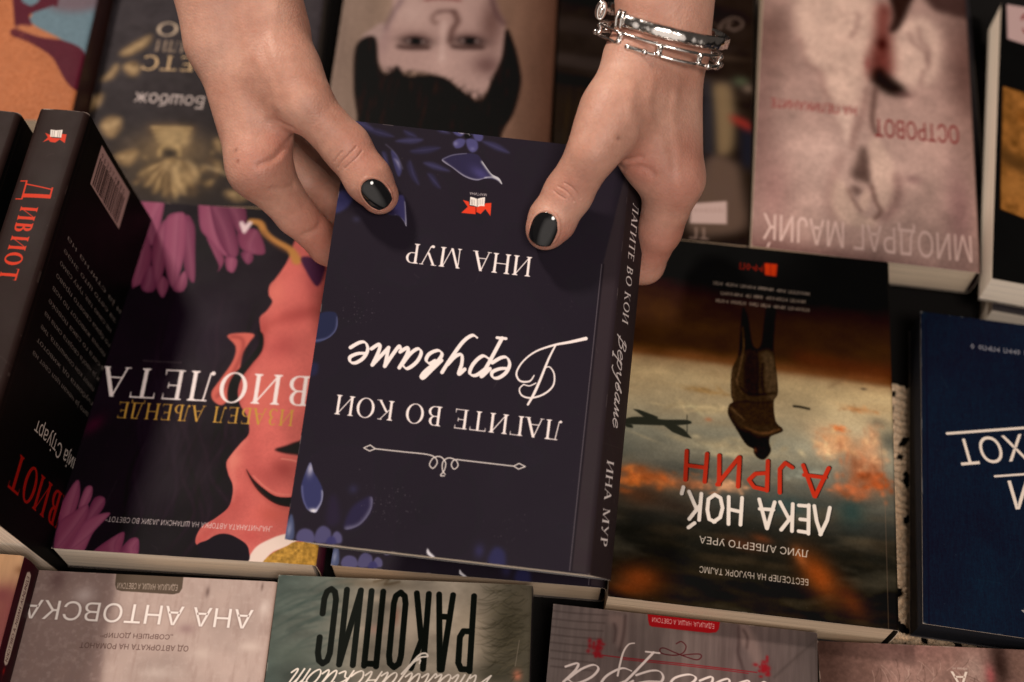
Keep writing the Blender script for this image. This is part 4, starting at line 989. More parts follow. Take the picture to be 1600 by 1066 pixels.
def gilded_art():
    """charcoal cover with gilt ornament"""
    a = Art(13.00, 20.00, (50, 46, 49))
    a.noise(0.08, 2, seed=61)
    g, gd = (168, 138, 96), (104, 80, 54)
    a.vgrad([(0, (62, 58, 62)), (6, (62, 58, 62)), (10, (50, 46, 48)), (20, (34, 30, 30))], 0.6)
    def gilt(P):
        a.poly(P, g, 0.9, 0.14)
        a.setclip(P, 0.14)
        a.noise(0.8, 0.35, seed=len(P), c=(84, 66, 46))
        P = np.array(P)
        a.line([P[0], P.mean(0), P[len(P) // 2]], 0.3, (206, 178, 132), 0.6, 0.12)
        a.line(list(P) + [P[0]], 0.2, gd, 0.6, 0.1)
        a.setclip()
    for P in ([(1.04, 9.07), (1.51, 8.41), (2.46, 7.63), (2.74, 7.53), (2.58, 8.38), (1.86, 9.05), (1.48, 9.27)], [(1.44, 10.02), (1.95, 9.63), (2.43, 10.09), (2.29, 10.75), (1.82, 10.64)], [(0.25, 11.2), (0.63, 10.57), (0.99, 9.82), (1.16, 10.23), (0.87, 11.03)], [(0.82, 14.55), (0.98, 14.04), (1.42, 13.81), (1.97, 14.02), (2.02, 14.81), (1.69, 15.42), (1.18, 15.23)], [(0.06, 12.45), (0.57, 12.13), (0.49, 13.05), (-0.14, 13.57)],
              [(1.99, 16.63), (3.04, 16.21), (3.34, 16.51), (2.98, 17.37), (2.46, 17.23)], [(8.65, 18.95), (9.87, 18.84), (10.39, 19.12), (9.6, 19.67), (8.96, 19.46)], [(7.57, 15.38), (7.93, 15.21), (8.11, 16.14), (7.78, 16)], [(7.77, 16.93), (8.14, 16.84), (8.29, 17.52), (7.98, 17.53)]):
        gilt(P)
    a.poly([(3.7, 14.38), (6.24, 14.39), (6.2, 15.03), (5.82, 15.43), (5.28, 16.07), (4.78, 16.08), (4.29, 15.32), (3.93, 15.01)], gd, 0.85, 0.22)
    a.glow([(5.15, 16.07)][0], 2.4, 1.2, (150, 122, 82), 0.7)
    a.glow([(5.52, 17.75)][0], 2.6, 1.6, (112, 92, 62), 0.6)
    for y in (592, 612, 632, 652):
        s = a_pt('bomb', (705 + (y - 592) * .4) / 2.961, y / 2.961); e = a_pt('bomb', (885 - (y - 592) * .6) / 2.961, (y + 4) / 2.961)
        a.line([s, e], 0.18, (192, 164, 112), 0.8, 0.05, curve=False)
    a.line([(4.6, 16.55), (4.59, 16.09), (4.97, 15.69), (5.51, 15.91), (5.72, 16.52)], 0.26, (186, 156, 104), 0.9, 0.06)
    a.glow([(5.14, 16.38)][0], 0.4, 0.35, (30, 26, 24), 0.9)
    a.poly([(4.38, 14.68), (5.96, 14.67), (6.03, 15.89), (4.65, 15.9)], (176, 150, 106), 0.85, 0.2)
    for x, y in ((640, 815), (668, 868), (712, 900), (760, 915), (808, 918), (856, 905), (894, 872), (925, 825)):
        b_, e_ = np.array(a_pt('bomb', 800 / 2.961, 735 / 2.961)), np.array(a_pt('bomb', x / 2.961, y / 2.961))
        d_ = e_ - b_; n_ = np.array([-d_[1], d_[0]]) / np.hypot(*d_)
        a.poly([b_, b_ + d_ * .35 + n_ * .28, b_ + d_ * .75 + n_ * .3, e_, b_ + d_ * .75 - n_ * .3, b_ + d_ * .35 - n_ * .28], (140, 114, 76), 0.9, 0.08)
        a.line([b_ + d_ * .2, b_ + d_ * .6 + n_ * .08, e_], 0.16, (196, 168, 122), 0.7, 0.07, taper=(.4, 1, .3))
        a.line([b_ + d_ * .2 + n_ * .2, b_ + d_ * .7 + n_ * .28, e_], 0.1, (66, 52, 38), 0.7, 0.06)
    c = np.array(a_pt('bomb', 800 / 2.961, 760 / 2.961))
    q = np.random.default_rng(3)
    for k in range(16):
        an = math.radians(20 + 140 * (k / 33)) + q.normal() * 0.1
        L = q.uniform(1.2, 2.8) * (1.25 if abs(an - math.pi / 2) < .5 else 1)
        p = c + (q.normal() * 0.5, q.normal() * 0.2)
        e = p + np.array([math.cos(an) * 1.1, math.sin(an)]) * L
        m = (p + e) / 2 + q.normal(size=2) * 0.2
        a.line([p, m, e], q.uniform(0.16, 0.42), [(164, 138, 96), (196, 168, 122), (96, 76, 52)][k % 3], 0.65, 0.1, taper=(0.5, 1, 0.3))
    for s_ in (-1, 1):
        for k in range(10):
            p = c + (s_ * q.uniform(1.2, 3.0), q.uniform(-0.9, 2.4))
            a.glow(p, q.uniform(.15, .4), q.uniform(.1, .3), [(140, 116, 80), (96, 76, 54)][k % 2], 0.7, q.uniform(0, 180))
    a.noise(0.2, 0.5, seed=66)
    a.soften(0.05)
    a.vgrad([(0, (60, 55, 56)), (9, (56, 51, 52)), (20, (40, 35, 33))], 0.22)
    a.sans('Бошбож', [(6.63, 12.18)], [(2.49, 11.99)], [(6.75, 13.12)], (192, 178, 174), 0.95, 0.025, blur=0.01)
    a.serif('ЕТС', [(5.66, 9.15)], [(2.45, 9.14)], [(5.81, 10.26)], (196, 166, 126), 0.95, blur=0.01, t=0.09)
    a.serif('ИЛИ', [(5.34, 8)], [(3.09, 7.93)], [(5.45, 8.83)], (166, 144, 124), 0.9, blur=0.02, t=0.09)
    a.serif('О', [(4.33, 6.48)], [(2.95, 6.46)], [(4.49, 7.55)], (186, 166, 144), 0.95, blur=0.02, t=0.09)
    a.line([(0.99, 6.8), (1.46, 6.56), (2.36, 6.98), (1.75, 7.32)], 0.06, (74, 66, 68), 0.6, 0.05)
    return a

def orange_art():
    a = Art(13.50, 20.00, (206, 132, 84))
    a.noise(0.08, 3, seed=71)
    M = (98, 44, 54)
    a.poly([(8.52, 5.39), (14.07, 5.22), (13.52, 10.87), (13.57, 14.9), (12.71, 14.51), (11.62, 13.87), (10.28, 13.11), (9.71, 12.49), (9.74, 11.63)], (118, 150, 154), 1, 0.03)
    a.poly([(9.7, 5.35), (14.07, 5.22), (13.54, 10.98), (13.47, 11.53), (12.39, 11.88), (11.06, 11.7), (10.67, 10.96)], (126, 108, 110), 0.85, 0.25)
    a.poly([(7.35, 5.42), (10.12, 5.34), (11.16, 10.94), (10.85, 11.44), (9.97, 11.95), (9.67, 12.28), (9.98, 13.07), (9.37, 13.03), (8.85, 12.62)], M, 1, 0.03)
    a.poly([(8.88, 10.13), (9.86, 10.1), (10.02, 10.97), (9.67, 11.44), (9.28, 11.32), (8.97, 11)], (118, 150, 154), 1, 0.03)
    a.poly([(8.8, 13.47), (8.94, 13.28), (9.36, 13.37), (10.66, 13.86), (11.82, 14.04), (13.42, 14.96), (13.88, 17.54), (13.37, 17.76), (12.7, 17.09), (12.02, 15.98), (11.59, 15.37), (10.84, 14.79), (9.76, 14.18), (8.97, 13.84)], M, 1, 0.03)
    a.poly([(9.05, 13.04), (9.93, 13.02), (11, 13.52), (11.81, 14.02), (10.67, 13.89), (9.37, 13.4)], (206, 138, 92), 0.8, 0.06)
    a.setclip([(-1.03, 5.68), (7.43, 5.42), (8.93, 13.04), (10.84, 14.77), (12.7, 17.09), (13.46, 17.85), (13.9, 22.01), (3.17, 22.3)], curve=False)
    a.noise(0.5, 0.12, seed=72, c=(166, 92, 48))
    a.noise(0.35, 0.06, seed=73, c=(226, 164, 112))
    a.setclip()
    a.noise(0.1, 0.1, seed=74)
    a.a *= np.array([0.76, 0.73, 0.78])
    return a

def stained_art():
    """pale stained wall, author name in white"""
    a = Art(13.50, 20.00, (172, 152, 144))
    a.noise(0.12, 2.2, seed=81)
    a.poly([(-1.78, -0.17), (5.54, -0.52), (5.8, 1.05), (5.72, 3.03), (6.07, 6.62), (-0.02, 6.91)], (118, 98, 94), 0.75, 0.12, False)
    a.glow([(3.98, 1.92)][0], 1.6, 1.0, (140, 120, 114), 0.6)
    a.noise(0.3, 0.25, 1.2, seed=82, c=(140, 116, 108))
    a.noise(0.22, 0.18, seed=83, c=(196, 178, 170))
    for x, y, rx, ry, c, al in ((480, 330, .5, .4, (184, 168, 164), .8), (1500, 400, .25, .4, (206, 190, 182), .8), (1420, 620, .5, .25, (204, 186, 176), .7), (1150, 660, .5, .3, (200, 182, 172), .6), (1060, 520, .4, .25, (140, 114, 112), .7), (330, 240, .4, .6, (88, 66, 66), .6), (1180, 310, .1, .25, (84, 66, 62), .6), (1490, 280, .06, .2, (96, 78, 72), .6), (900, 770, 1.0, .3, (200, 184, 176), .5), (960, 210, .08, .3, (80, 62, 60), .5), (700, 600, .3, .3, (150, 128, 124), .5)):
        a.glow(a_pt('ana', x / 3.636, 840 + y / 3.636), rx, ry, c, al)
    a.poly([(5.61, -0.53), (8.85, -0.68), (8.91, -0.11), (8.95, 0.55), (8.85, 0.78), (8.57, 0.87), (6.05, 0.83), (5.82, 0.77), (5.7, 0.53)], (86, 74, 64), 1, 0.01, False)
    a.sans('ЕДИЦИЈА: НАШИ, А СВЕТСКИ', [(8.72, 0.39)], [(5.82, 0.42)], [(8.77, 0.68)], (186, 168, 156), 0.9, 0.01)
    for c, b, al, bl in (((100, 82, 80), 0.075, 0.7, 0.05), ((228, 218, 212), 0.032, 1, 0)):
        a.sans('АНА АНТОВСКА', [(12.54, 1.44)], [(1.57, 1.45)], [(12.67, 2.36)], c, al, b, bl)
    a.sans('„СОВРШЕН ДОПИР“', [(8.9, 2.82)], [(5.48, 2.88)], [(8.95, 3.05)], (86, 66, 62), 0.95, 0.006)
    a.sans('ОД АВТОРКАТА НА РОМАНОТ', [(9.72, 3.32)], [(4.6, 3.39)], [(9.77, 3.58)], (86, 66, 62), 0.95, 0.006)
    return a

def fur_art():
    """grey green cover with tall black letters"""
    a = Art(12.31, 20.00, (112, 108, 98))
    a.hgrad([(0, (66, 80, 76)), (2.2, (84, 92, 86)), (4.2, (128, 122, 110)), (8.5, (184, 170, 152)), (10.5, (146, 134, 116)), (12.4, (78, 74, 62))])
    a.vgrad([(0, (92, 90, 84)), (2.5, (150, 138, 124)), (6, (70, 70, 66)), (20, (60, 60, 56))], 0.22)
    a.noise(0.22, 1.2, 0.7, seed=91)
    q = np.random.default_rng(8)
    for k in range(26):
        x, y = q.uniform(60, 330), q.uniform(260, 760)
        p = np.array(a_pt('rak', 400 + x / 3.478, 840 + y / 3.478))
        a.line([p, p + (0.8, -0.5), p + (1.7, -0.7)], 0.07, (58, 70, 66), 0.5, 0.05)
    for x, y, rx, ry, c, al in ((1380, 480, 1.1, 2.2, (66, 62, 50), .9), (1460, 330, .6, 1.0, (96, 88, 74), .6), (1300, 740, 1.0, .6, (64, 62, 52), .8), (760, 430, .2, .5, (150, 112, 96), .8), (640, 500, .4, .25, (176, 142, 128), .7), (840, 480, .4, 1.2, (188, 172, 154), .7), (660, 250, 1.6, .22, (96, 84, 68), .6), (1420, 750, .2, .25, (206, 128, 100), .9), (690, 330, .8, .2, (176, 160, 142), .6), (1150, 480, .7, 1.2, (176, 160, 138), .5), (200, 640, 1.2, .5, (84, 92, 84), .6), (300, 760, 1.5, .4, (52, 54, 50), .7), (900, 770, 2, .3, (96, 84, 76), .7)):
        a.glow(a_pt('rak', 400 + x / 3.478, 840 + y / 3.478), rx, ry, c, al)
    for k in range(170):
        x, y = q.uniform(1290, 1490), q.uniform(250, 760)
        p = np.array(a_pt('rak', 400 + x / 3.478, 840 + y / 3.478))
        L = q.uniform(0.4, 1.1)
        e = p + np.array([-L, q.uniform(-0.3, 0.5)])
        a.line([p, (p + e) / 2 + (0, 0.12), e], 0.035, [(40, 38, 30), (104, 96, 76), (60, 56, 44)][k % 3], 0.5, 0.02, taper=(1, 0.7, 0.2))
    a.line([(4.62, 0.15), (5.32, -0.02), (5.16, 0.26), (5.86, 0.1)], 0.1, (84, 70, 54), 0.7, 0.04)
    a.strokes(COND, 'РАКОПИС', [(9.56, 0.66)], [(2.06, 0.58)], [(9.53, 4.27)], 0.078, (26, 29, 27), gap=0.2, curve=False, slant=-0.005)
    a.strokes(SCRIPT, 'Италијанскиот', [(10.59, 4.45)], [(1.25, 4.48)], [(10.62, 5.21)], 0.11, (226, 214, 202), slant=0.45, gap=0.0, nib=(0.5, 0.5))
    a.line([(6.3, 4.53), (6.61, 4.16), (7.05, 3.62), (7.34, 3.52), (7.46, 3.65), (7.18, 3.7), (6.95, 3.82)], 0.09, (226, 214, 202))
    a.line([(11.74, 2.73), (11.59, 3.96)], 0.04, (150, 136, 120), 0.5, curve=False)
    return a

def linen_art():
    """grey planks, red ribbon, white script"""
    a = Art(12.76, 20.00, (100, 88, 85))
    a.hgrad([(0, (104, 93, 90)), (2.5, (98, 85, 82)), (6, (108, 95, 91)), (9, (94, 80, 78)), (12.7, (80, 71, 69))])
    a.noise(0.14, 0.2, 2.5, seed=101)
    a.noise(0.1, 2.0, seed=102)
    for k in range(8):
        y = 95 + k * 46
        s, m, e = (a_pt('gal', 860 + x / 3.721, 930 + (y + d) / 3.721) for x, d in ((0, 0), (150, 16), (330 - 12 * k, 26)))
        a.line([s, m, e], 0.05, (62, 53, 51), 0.7, 0.03)
    for x in (390, 480, 620, 760, 830, 900, 1010):
        s, e = (a_pt('gal', 860 + (x + d) / 3.721, 930 + y / 3.721) for y, d in ((100, 0), (520, -12)))
        a.line([s, e], 0.3, (76, 64, 62), 0.35, 0.15, curve=False)
    for P in ([(2.63, 0.34), (3.04, 0.21), (3.46, 0.25), (3.6, 1.25), (3.47, 1.84), (3.04, 1.55), (3.12, 0.79), (2.82, 0.66)], [(8.95, -0), (9.32, 0.04), (9.82, 0.66), (10.08, 1.63), (9.84, 2.06), (9.42, 1.29), (9.09, 0.99)]):
        a.poly(P, (124, 104, 99), 0.7, 0.12)
    for P in ([(3.04, 1.55), (3.07, 0.97), (2.98, 0.64)], [(8.93, 0.09), (8.97, 0.92), (8.94, 1.42), (9.19, 2.13), (9.29, 2.85)], [(9.16, 0.23), (9.37, 0.63), (9.34, 1.13)], [(3.49, 0.16), (3.47, 1.09), (3.32, 1.94)]):
        a.line(P, 0.1, (52, 40, 40), 0.7, 0.06)
    a.line([(12.77, 0.26), (11.71, 1.29), (10.65, 2.38)], 0.08, (62, 54, 52), 0.6, 0.05)
    a.poly([(4.53, -0.2), (8.03, -0.24), (8.04, -0), (7.99, 0.35), (7.87, 0.52), (7.52, 0.59), (4.8, 0.58), (4.67, 0.53), (4.6, 0.3)], (150, 28, 32), 1, 0.01, False)
    a.sans('ЕДИЦИЈА: НАШИ, А СВЕТСКИ', [(7.77, 0.13)], [(4.79, 0.12)], [(7.78, 0.36)], (226, 206, 200), 1, 0.02)
    R = (128, 32, 38)
    a.line([(2.52, 2.21), (3.5, 2.22), (6.59, 2.2), (8.3, 2.21), (9.84, 2.23)], 0.045, R, 0.95)
    a.line([(3.5, 2.3), (6.6, 2.28), (8.3, 2.29), (9.44, 2.32)], 0.04, R, 0.9)
    q = np.random.default_rng(12)
    for cx, cy in ((265, 325), (1245, 425)):
        for k in range(22):
            p = a_pt('gal', 860 + (cx + q.normal() * 24) / 3.721, 930 + (cy + q.normal() * 30) / 3.721)
            a.glow(p, q.uniform(.06, .14), q.uniform(.06, .14), R, 0.85)
    a.line([(5.99, 1.28), (6.23, 1.15), (6.46, 1.35), (6.33, 1.68), (5.93, 1.84), (5.35, 1.82), (5.23, 1.64), (5.42, 1.55), (5.92, 1.7), (6.5, 1.86), (6.99, 1.94), (7.2, 1.79), (7.13, 1.66), (6.74, 1.7), (6.25, 1.81)], 0.045, (72, 24, 28), 0.9)
    a.strokes(SCRIPT, 'Оливера', [(12.75, 2.64)], [(0.96, 2.7)], [(12.74, 3.6)], 0.13, (214, 198, 192), slant=0.3, gap=0.02, nib=(0.4, 0.4))
    a.line([(3.31, 3.09), (3.39, 2.51), (3.52, 1.92), (3.74, 1.56), (4.01, 1.47)], 0.1, (206, 190, 184), taper=(1, 1, 0.8, 0.5))
    a.line([(12.73, 0.14), (12.69, 2.49)], 0.03, (150, 130, 126), 0.5, curve=False)
    return a

def dune_art():
    a = Art(13.50, 20.00, (124, 96, 90))
    a.noise(0.15, 2.0, seed=111)
    for x, y, rx, ry, c, al in ((150, 300, 1.8, 3, (62, 46, 42), .9), (760, 420, 2.2, 1.2, (164, 132, 124), .8), (1000, 320, 1.6, 1.0, (150, 118, 110), .8), (1420, 350, .5, 1.4, (40, 30, 28), .9), (1550, 380, .4, .8, (108, 84, 76), .7), (1350, 450, .25, .5, (150, 66, 72), .8), (800, 250, 2.5, .7, (128, 94, 90), .7), (1240, 420, .6, .9, (172, 146, 138), .7), (450, 420, .8, 1.0, (100, 76, 70), .6)):
        a.glow(a_pt('last', 1260 + x / 4.706, 960 + y / 4.706), rx, ry, c, al)
    q = np.random.default_rng(4)
    for k in range(110):
        x, y = q.uniform(480, 1250), q.uniform(330, 620)
        p = np.array(a_pt('last', 1260 + x / 4.706, 960 + y / 4.706))
        d = np.array([q.normal() * 0.35, q.uniform(0.3, 0.8)])
        a.line([p, p + d / 2 + (0.06, 0), p + d], 0.03, [(84, 62, 56), (190, 162, 152)][k % 2], 0.45)
    a.noise(0.15, 0.15, seed=113)
    a.a *= np.array([0.94, 0.93, 0.91])
    a.sans('А', [(7.04, 1.18)], [(6.23, 1.19)], [(6.94, 1.94)], (214, 198, 186), 1, 0.03)
    a.small_print([(7.03, 0.99)][0], [(6.37, 0.99)][0], [(7.01, 1.12)][0], (190, 172, 162), 0.8, 5)
    return a

def navy_art():
    a = Art(13.00, 17.40, (21, 31, 43))
    a.noise(0.12, 3, seed=121)
    a.noise(0.12, 0.07, seed=122)
    a.noise(0.1, 0.03, 0.4, octaves=2, seed=123)
    c = (208, 194, 182)
    a.line([(1.31, 7.14), (5.27, 6.21)], 0.15, c, curve=False)
    a.sans('СМЕХОТ', [(8.91, 5.66)], [(1.66, 7.42)], [(8.81, 7.19)], c, 1, 0.03)
    a.line([(3.68, 9.18), (6.88, 8.44)], 0.12, c, curve=False)
    a.sans('И', [(5.42, 9.06)], [(4.29, 9.33)], [(5.34, 10.68)], c, 1, 0.03)
    a.small_print([(7.27, 1.6)][0], [(2.61, 1.62)][0], [(7.25, 1.97)][0], (150, 142, 146), 0.75, 7)
    a.small_print([(6.06, 15.91)][0], [(4.72, 15.92)][0], [(6.04, 16.23)][0], c, 0.8, 8)
    a.line([(0.29, 0.49), (0.28, 17.38)], 0.04, (10, 16, 30), 0.8, 0.02, curve=False)
    return a

def wheel_art():
    """black cover with an ochre disc and a grey corner"""
    a = Art(13.00, 20.00, (15, 13, 13))
    a.poly([(0.31, -0.48), (3.76, -1.24), (3.76, 2.57), (1.47, 2.95), (0.45, 2.75)], (168, 142, 140), 1, 0.03, False)
    a.sans('С', [(2.18, 0.4)], [(1.15, 0.52)], [(2.19, 2.17)], (110, 40, 40), 0.9, 0.04)
    P = [(0.28, 6.45), (1.52, 6.65), (5.02, 6.64), (4.96, 15.75), (1.66, 15.66), (0.34, 15.31)]
    a.poly(P, (126, 84, 44), 1, 0.05, False)
    a.setclip(P, curve=False)
    a.noise(0.35, 0.5, seed=131)
    a.line([(0.28, 11.35), (0.99, 11.86), (2.56, 12.41)], 0.9, (74, 52, 32), 0.9, 0.25)
    a.glow([(1.03, 13.61)][0], 1.2, 0.8, (146, 100, 54), 0.7)
    a.glow([(1.73, 8.53)][0], 0.5, 0.5, (110, 66, 30), 0.8)
    a.setclip()
    return a

def band_spine_art():
    a = Art(2.4, 20, (58, 26, 34))
    a.noise(0.2, 1.5, seed=141)
    a.hgrad([(0, (66, 30, 36)), (2.4, (40, 20, 26))], 0.5)
    P = [(1.19, 0.24), (1.5, 0.29), (1.56, 0.43), (1.84, 0.95), (1.71, 1.72), (1.8, 2.52), (1.81, 3), (1.47, 3.12), (1.24, 3.01), (1.22, 2.58), (1.2, 1.75), (1.21, 0.85)]
    Q = np.array(P); m = Q.mean(0)
    a.poly([(0.75, 0.55), (1.0, 0.45), (1.25, 0.55), (1.3, 0.9), (1.3, 4.4), (1.2, 4.8), (1.0, 4.9), (0.8, 4.8), (0.7, 4.4), (0.7, 0.9)], (206, 190, 176), 1, 0.02, False)
    a.sans('ЕДИЦИЈА: НАШИ, А СВЕТСКИ', (1.14, 0.7), (1.14, 4.7), (0.86, 0.7), (60, 30, 34), 1, 0.03)
    a.glow((1.0, 5.15), 0.12, 0.15, (150, 30, 30), 1)
    a.line([(1.0, 5.3), (1.02, 7.5)], 0.06, (110, 50, 50), 0.5, curve=False)
    a.sans('ЗЕВ', (1.35, 6.2), (1.35, 8.0), (0.75, 6.2), (214, 196, 186), 1, 0.04)
    return a

def smear_art():
    a = Art(13.00, 20.00, (204, 162, 124))
    a.noise(0.12, 0.5, 2.5, seed=151)
    for x, y, rx, ry, c, al in ((30, 960, 1.1, 1.2, (122, 62, 66), .95), (10, 1010, 1.6, 1.6, (104, 52, 58), .95), (20, 950, .5, .8, (150, 86, 84), .7), (2, 930, .6, .5, (128, 70, 74), .8), (20, 1000, .7, 1.2, (176, 112, 104), .7), (5, 1040, .8, 1.0, (140, 84, 84), .8), (30, 890, .2, .2, (120, 78, 54), .5), (-60, 980, 2, 1.5, (150, 90, 86), .7)):
        a.glow(a_pt('tan', x, y), rx, ry, c, al)
    return a

def red_title_spine_art():
    a = Art(2.5, 20.0, (43, 35, 34))
    a.noise(0.06, 1, seed=161)
    R = (186, 56, 38)
    a.poly([(0.73, 1.95), (0.92, 1.66), (0.7, 1.39), (0.99, 1.5), (1.11, 1.65), (1.57, 1.65), (1.54, 1.39), (1.79, 1.39), (1.83, 1.9), (1.53, 1.72), (1.37, 1.92), (1.1, 1.9), (1, 1.79)], R, 1, 0.01, False)
    a.poly([(0.93, 1.19), (1.23, 1.21), (1.53, 1.15), (1.58, 1.61), (1.31, 1.61), (1.02, 1.61)], (206, 198, 190), 1, 0.01, False)
    for P in ([(1.04, 1.25), (1.11, 1.58)], [(1.14, 1.25), (1.21, 1.59)], [(1.33, 1.25), (1.39, 1.59)], [(1.42, 1.22), (1.48, 1.58)]):
        a.line(P, 0.025, (96, 88, 84), 0.8, curve=False)
    a.serif('Д', [(0.53, 4.09)], [(0.58, 5.27)], [(1.96, 4.69)], R, T=0.17, t=0.06)
    a.serif('ИВИОТ', [(0.7, 5.55)], [(0.74, 9.53)], [(1.54, 5.69)], R, T=0.2, t=0.09, gap=0.14)
    return a

def blurb_back_art():
    """black back cover: barcode, small text, name, red title"""
    a = Art(12.5, 20.0, (24, 21, 20))
    a.noise(0.1, 2, seed=171)
    a.line([(0.55, 0), (0.55, 20)], 0.05, (48, 43, 41), 0.7, curve=False)
    # barcode label on the upper (picture) edge
    a.poly([(2.3, 0.35), (6.7, 0.35), (6.7, 2.65), (2.3, 2.65)], (178, 146, 140), 1, 0.01, False)
    q = np.random.default_rng(2)
    x = 2.6
    while x < 6.35:
        w = q.choice([0.04, 0.07, 0.11])
        a.line([(x, 1.0), (x, 2.5)], w, (34, 26, 26), 1, curve=False)
        x += w + q.choice([0.05, 0.08, 0.12])
    for i in range(9):
        a.sans(str((i * 7 + 9) % 10), (2.6 + i * 0.41, 0.9), (2.8 + i * 0.41, 0.9), (2.6, 0.6), (60, 44, 44), 0.9, 0.02)
    c = (190, 180, 172)
    rows = ['и ја стигна на', 'за сето што знае', 'не само таа, туку само', 'го брка своето право', 'почна животот по нов', 'а сега го сака повеќе', 'и ја наоѓа својата сила на', 'патот кон соништата, тие', 'љубовта од животот', 'што ја чекал цел свет на']
    for i, r in enumerate(rows):
        x = 7.7 + i * 0.0
        yy = 6.0 + i * 0.68
        a.sans(r, (9.6 - (i * 37 % 5) * 0.12, yy), (1.7, yy), (9.0, yy + 0.27), c, 0.6, 0.0)
    a.sans('Амелија Стјуарт', (11.6, 14.6), (4.0, 14.6), (11.6, 15.35), (206, 196, 188), 0.95, 0.0)
    a.serif('ДИВИОТ', (12.2, 16.6), (3.0, 16.6), (12.2, 18.3), (150, 34, 28), T=0.18, t=0.08)
    return a

# ---------------------------------------------------------------- table and lace
def cloth_mat():
    m, nt, b = new_mat('black_cloth')
    tc = nt.nodes.new('ShaderNodeTexCoord')
    n = nt.nodes.new('ShaderNodeTexNoise'); n.inputs['Scale'].default_value = 900
    n2 = nt.nodes.new('ShaderNodeTexNoise'); n2.inputs['Scale'].default_value = 14
    nt.links.new(tc.outputs['Object'], n.inputs['Vector']); nt.links.new(tc.outputs['Object'], n2.inputs['Vector'])
    r = nt.nodes.new('ShaderNodeValToRGB')
    r.color_ramp.elements[0].color = (0.003, 0.0028, 0.0028, 1); r.color_ramp.elements[1].color = (0.009, 0.008, 0.0075, 1)
    nt.links.new(n2.outputs[0], r.inputs[0]); nt.links.new(r.outputs[0], b.inputs['Base Color'])
    b.inputs['Roughness'].default_value = 0.95
    b.inputs['Specular IOR Level'].default_value = 0.1
    bp = nt.nodes.new('ShaderNodeBump'); bp.inputs['Strength'].default_value = 0.5; bp.inputs['Distance'].default_value = 0.0006
    nt.links.new(n.outputs[0], bp.inputs['Height']); nt.links.new(bp.outputs[0], b.inputs['Normal'])
    return m

G = 40
vx = [(-1.1 + 2.2 * i / G, -0.9 + 1.9 * j / G) for j in range(G + 1) for i in range(G + 1)]
tv = [(x, y, -0.0015 + 0.0009 * math.sin(x * 9 + y * 4) * math.sin(y * 7 - x * 3)) for x, y in vx]
tf = [(j * (G + 1) + i, j * (G + 1) + i + 1, (j + 1) * (G + 1) + i + 1, (j + 1) * (G + 1) + i) for j in range(G) for i in range(G)]
tag(mesh_obj('table_top', tv, tf, cloth_mat()), kind='structure')

def tube(paths, r, seg=6):
    """joined round cords along 3-d polylines -> verts, faces"""
    V, F = [], []
    for item in paths:
        P, rr, closed = item if isinstance(item, tuple) else (item, r, False)
        P = np.asarray(P, float)
        n = len(P)
        if closed: T = np.roll(P, -1, 0) - np.roll(P, 1, 0)
        else: T = np.gradient(P, axis=0)
        T /= np.linalg.norm(T, axis=1)[:, None] + 1e-12
        up = np.array([0, 0, 1.0]) if abs(T[0][2]) < 0.9 else np.array([1.0, 0, 0])
        base = len(V)
        rad = np.full(n, rr) if np.isscalar(rr) else np.asarray(rr)
        for i in range(n):
            s_ = np.cross(T[i], up); s_ /= np.linalg.norm(s_) + 1e-12
            w_ = np.cross(s_, T[i])
            up = w_
            for k in range(seg):
                a = 2 * math.pi * k / seg
                V.append(P[i] + rad[i] * (math.cos(a) * s_ + math.sin(a) * w_))
        for i in range(n if closed else n - 1):
            for k in range(seg):
                j = (i + 1) % n
                F.append((base + i * seg + k, base + i * seg + (k + 1) % seg, base + j * seg + (k + 1) % seg, base + j * seg + k))
        if not closed:
            F.append(tuple(base + k for k in range(seg))[::-1]); F.append(tuple(base + (n - 1) * seg + k for k in range(seg)))
    return V, F

def lace_doily(c, R):
    """crochet doily: a corded disc with rings of round and almond-shaped openings and a scalloped picot edge"""
    na, nr = 1000, 110
    rows = []
    def hole(u, a):
        """u = radius / R, a = angle; true inside an opening"""
        for u0, n, hw, hl, sl in ((0.945, 44, 0.017, 0.020, 0), (0.865, 34, 0.024, 0.042, 0.9), (0.775, 40, 0.017, 0.022, 0), (0.69, 28, 0.026, 0.046, -0.8), (0.585, 34, 0.016, 0.024, 0), (0.48, 20, 0.03, 0.05, 0.7), (0.3, 12, 0.03, 0.04, 0)):
            if abs(u - u0) < hl * 1.2:
                x = ((a * n / (2 * math.pi) + 0.5) % 1 - 0.5) * 2 * math.pi / n * u0
                x -= sl * (u - u0) * 0.6
                if (x / hw) ** 2 + ((u - u0) / hl) ** 2 < 1: return True
        return False
    V, F = [], []
    for i in range(nr + 1):
        u = 0.12 + 0.88 * i / nr
        for k in range(na):
            a = 2 * math.pi * k / na
            edge = max(0.0, (u - 0.93) / 0.07)
            uu = u + edge * (0.016 * abs(math.sin(a * 18)) + 0.012 * abs(math.sin(a * 72)))
            z = 0.0012 + 0.0008 * math.sin(u * 150 + 2.2 * math.sin(a * 17)) + 0.0005 * math.sin(a * 190 + u * 30)
            V.append((c[0] + R * uu * math.cos(a), c[1] + R * uu * math.sin(a), z))
    for i in range(nr):
        u = 0.12 + 0.88 * (i + 0.5) / nr
        for k in range(na):
            if hole(u, 2 * math.pi * (k + 0.5) / na): continue
            k2 = (k + 1) % na
            F.append((i * na + k, (i + 1) * na + k, (i + 1) * na + k2, i * na + k2))
    o = mesh_obj('lace_doily', V, F, plain_mat('cotton_cord', (214, 188, 158), 0.85, 0.35, 500, bump=0.6))
    sm = o.modifiers.new('thickness', 'SOLIDIFY'); sm.thickness = 0.0012; sm.offset = -1
    tag(o, 'cream crocheted lace doily lying on the black table under the navy book', 'doily')
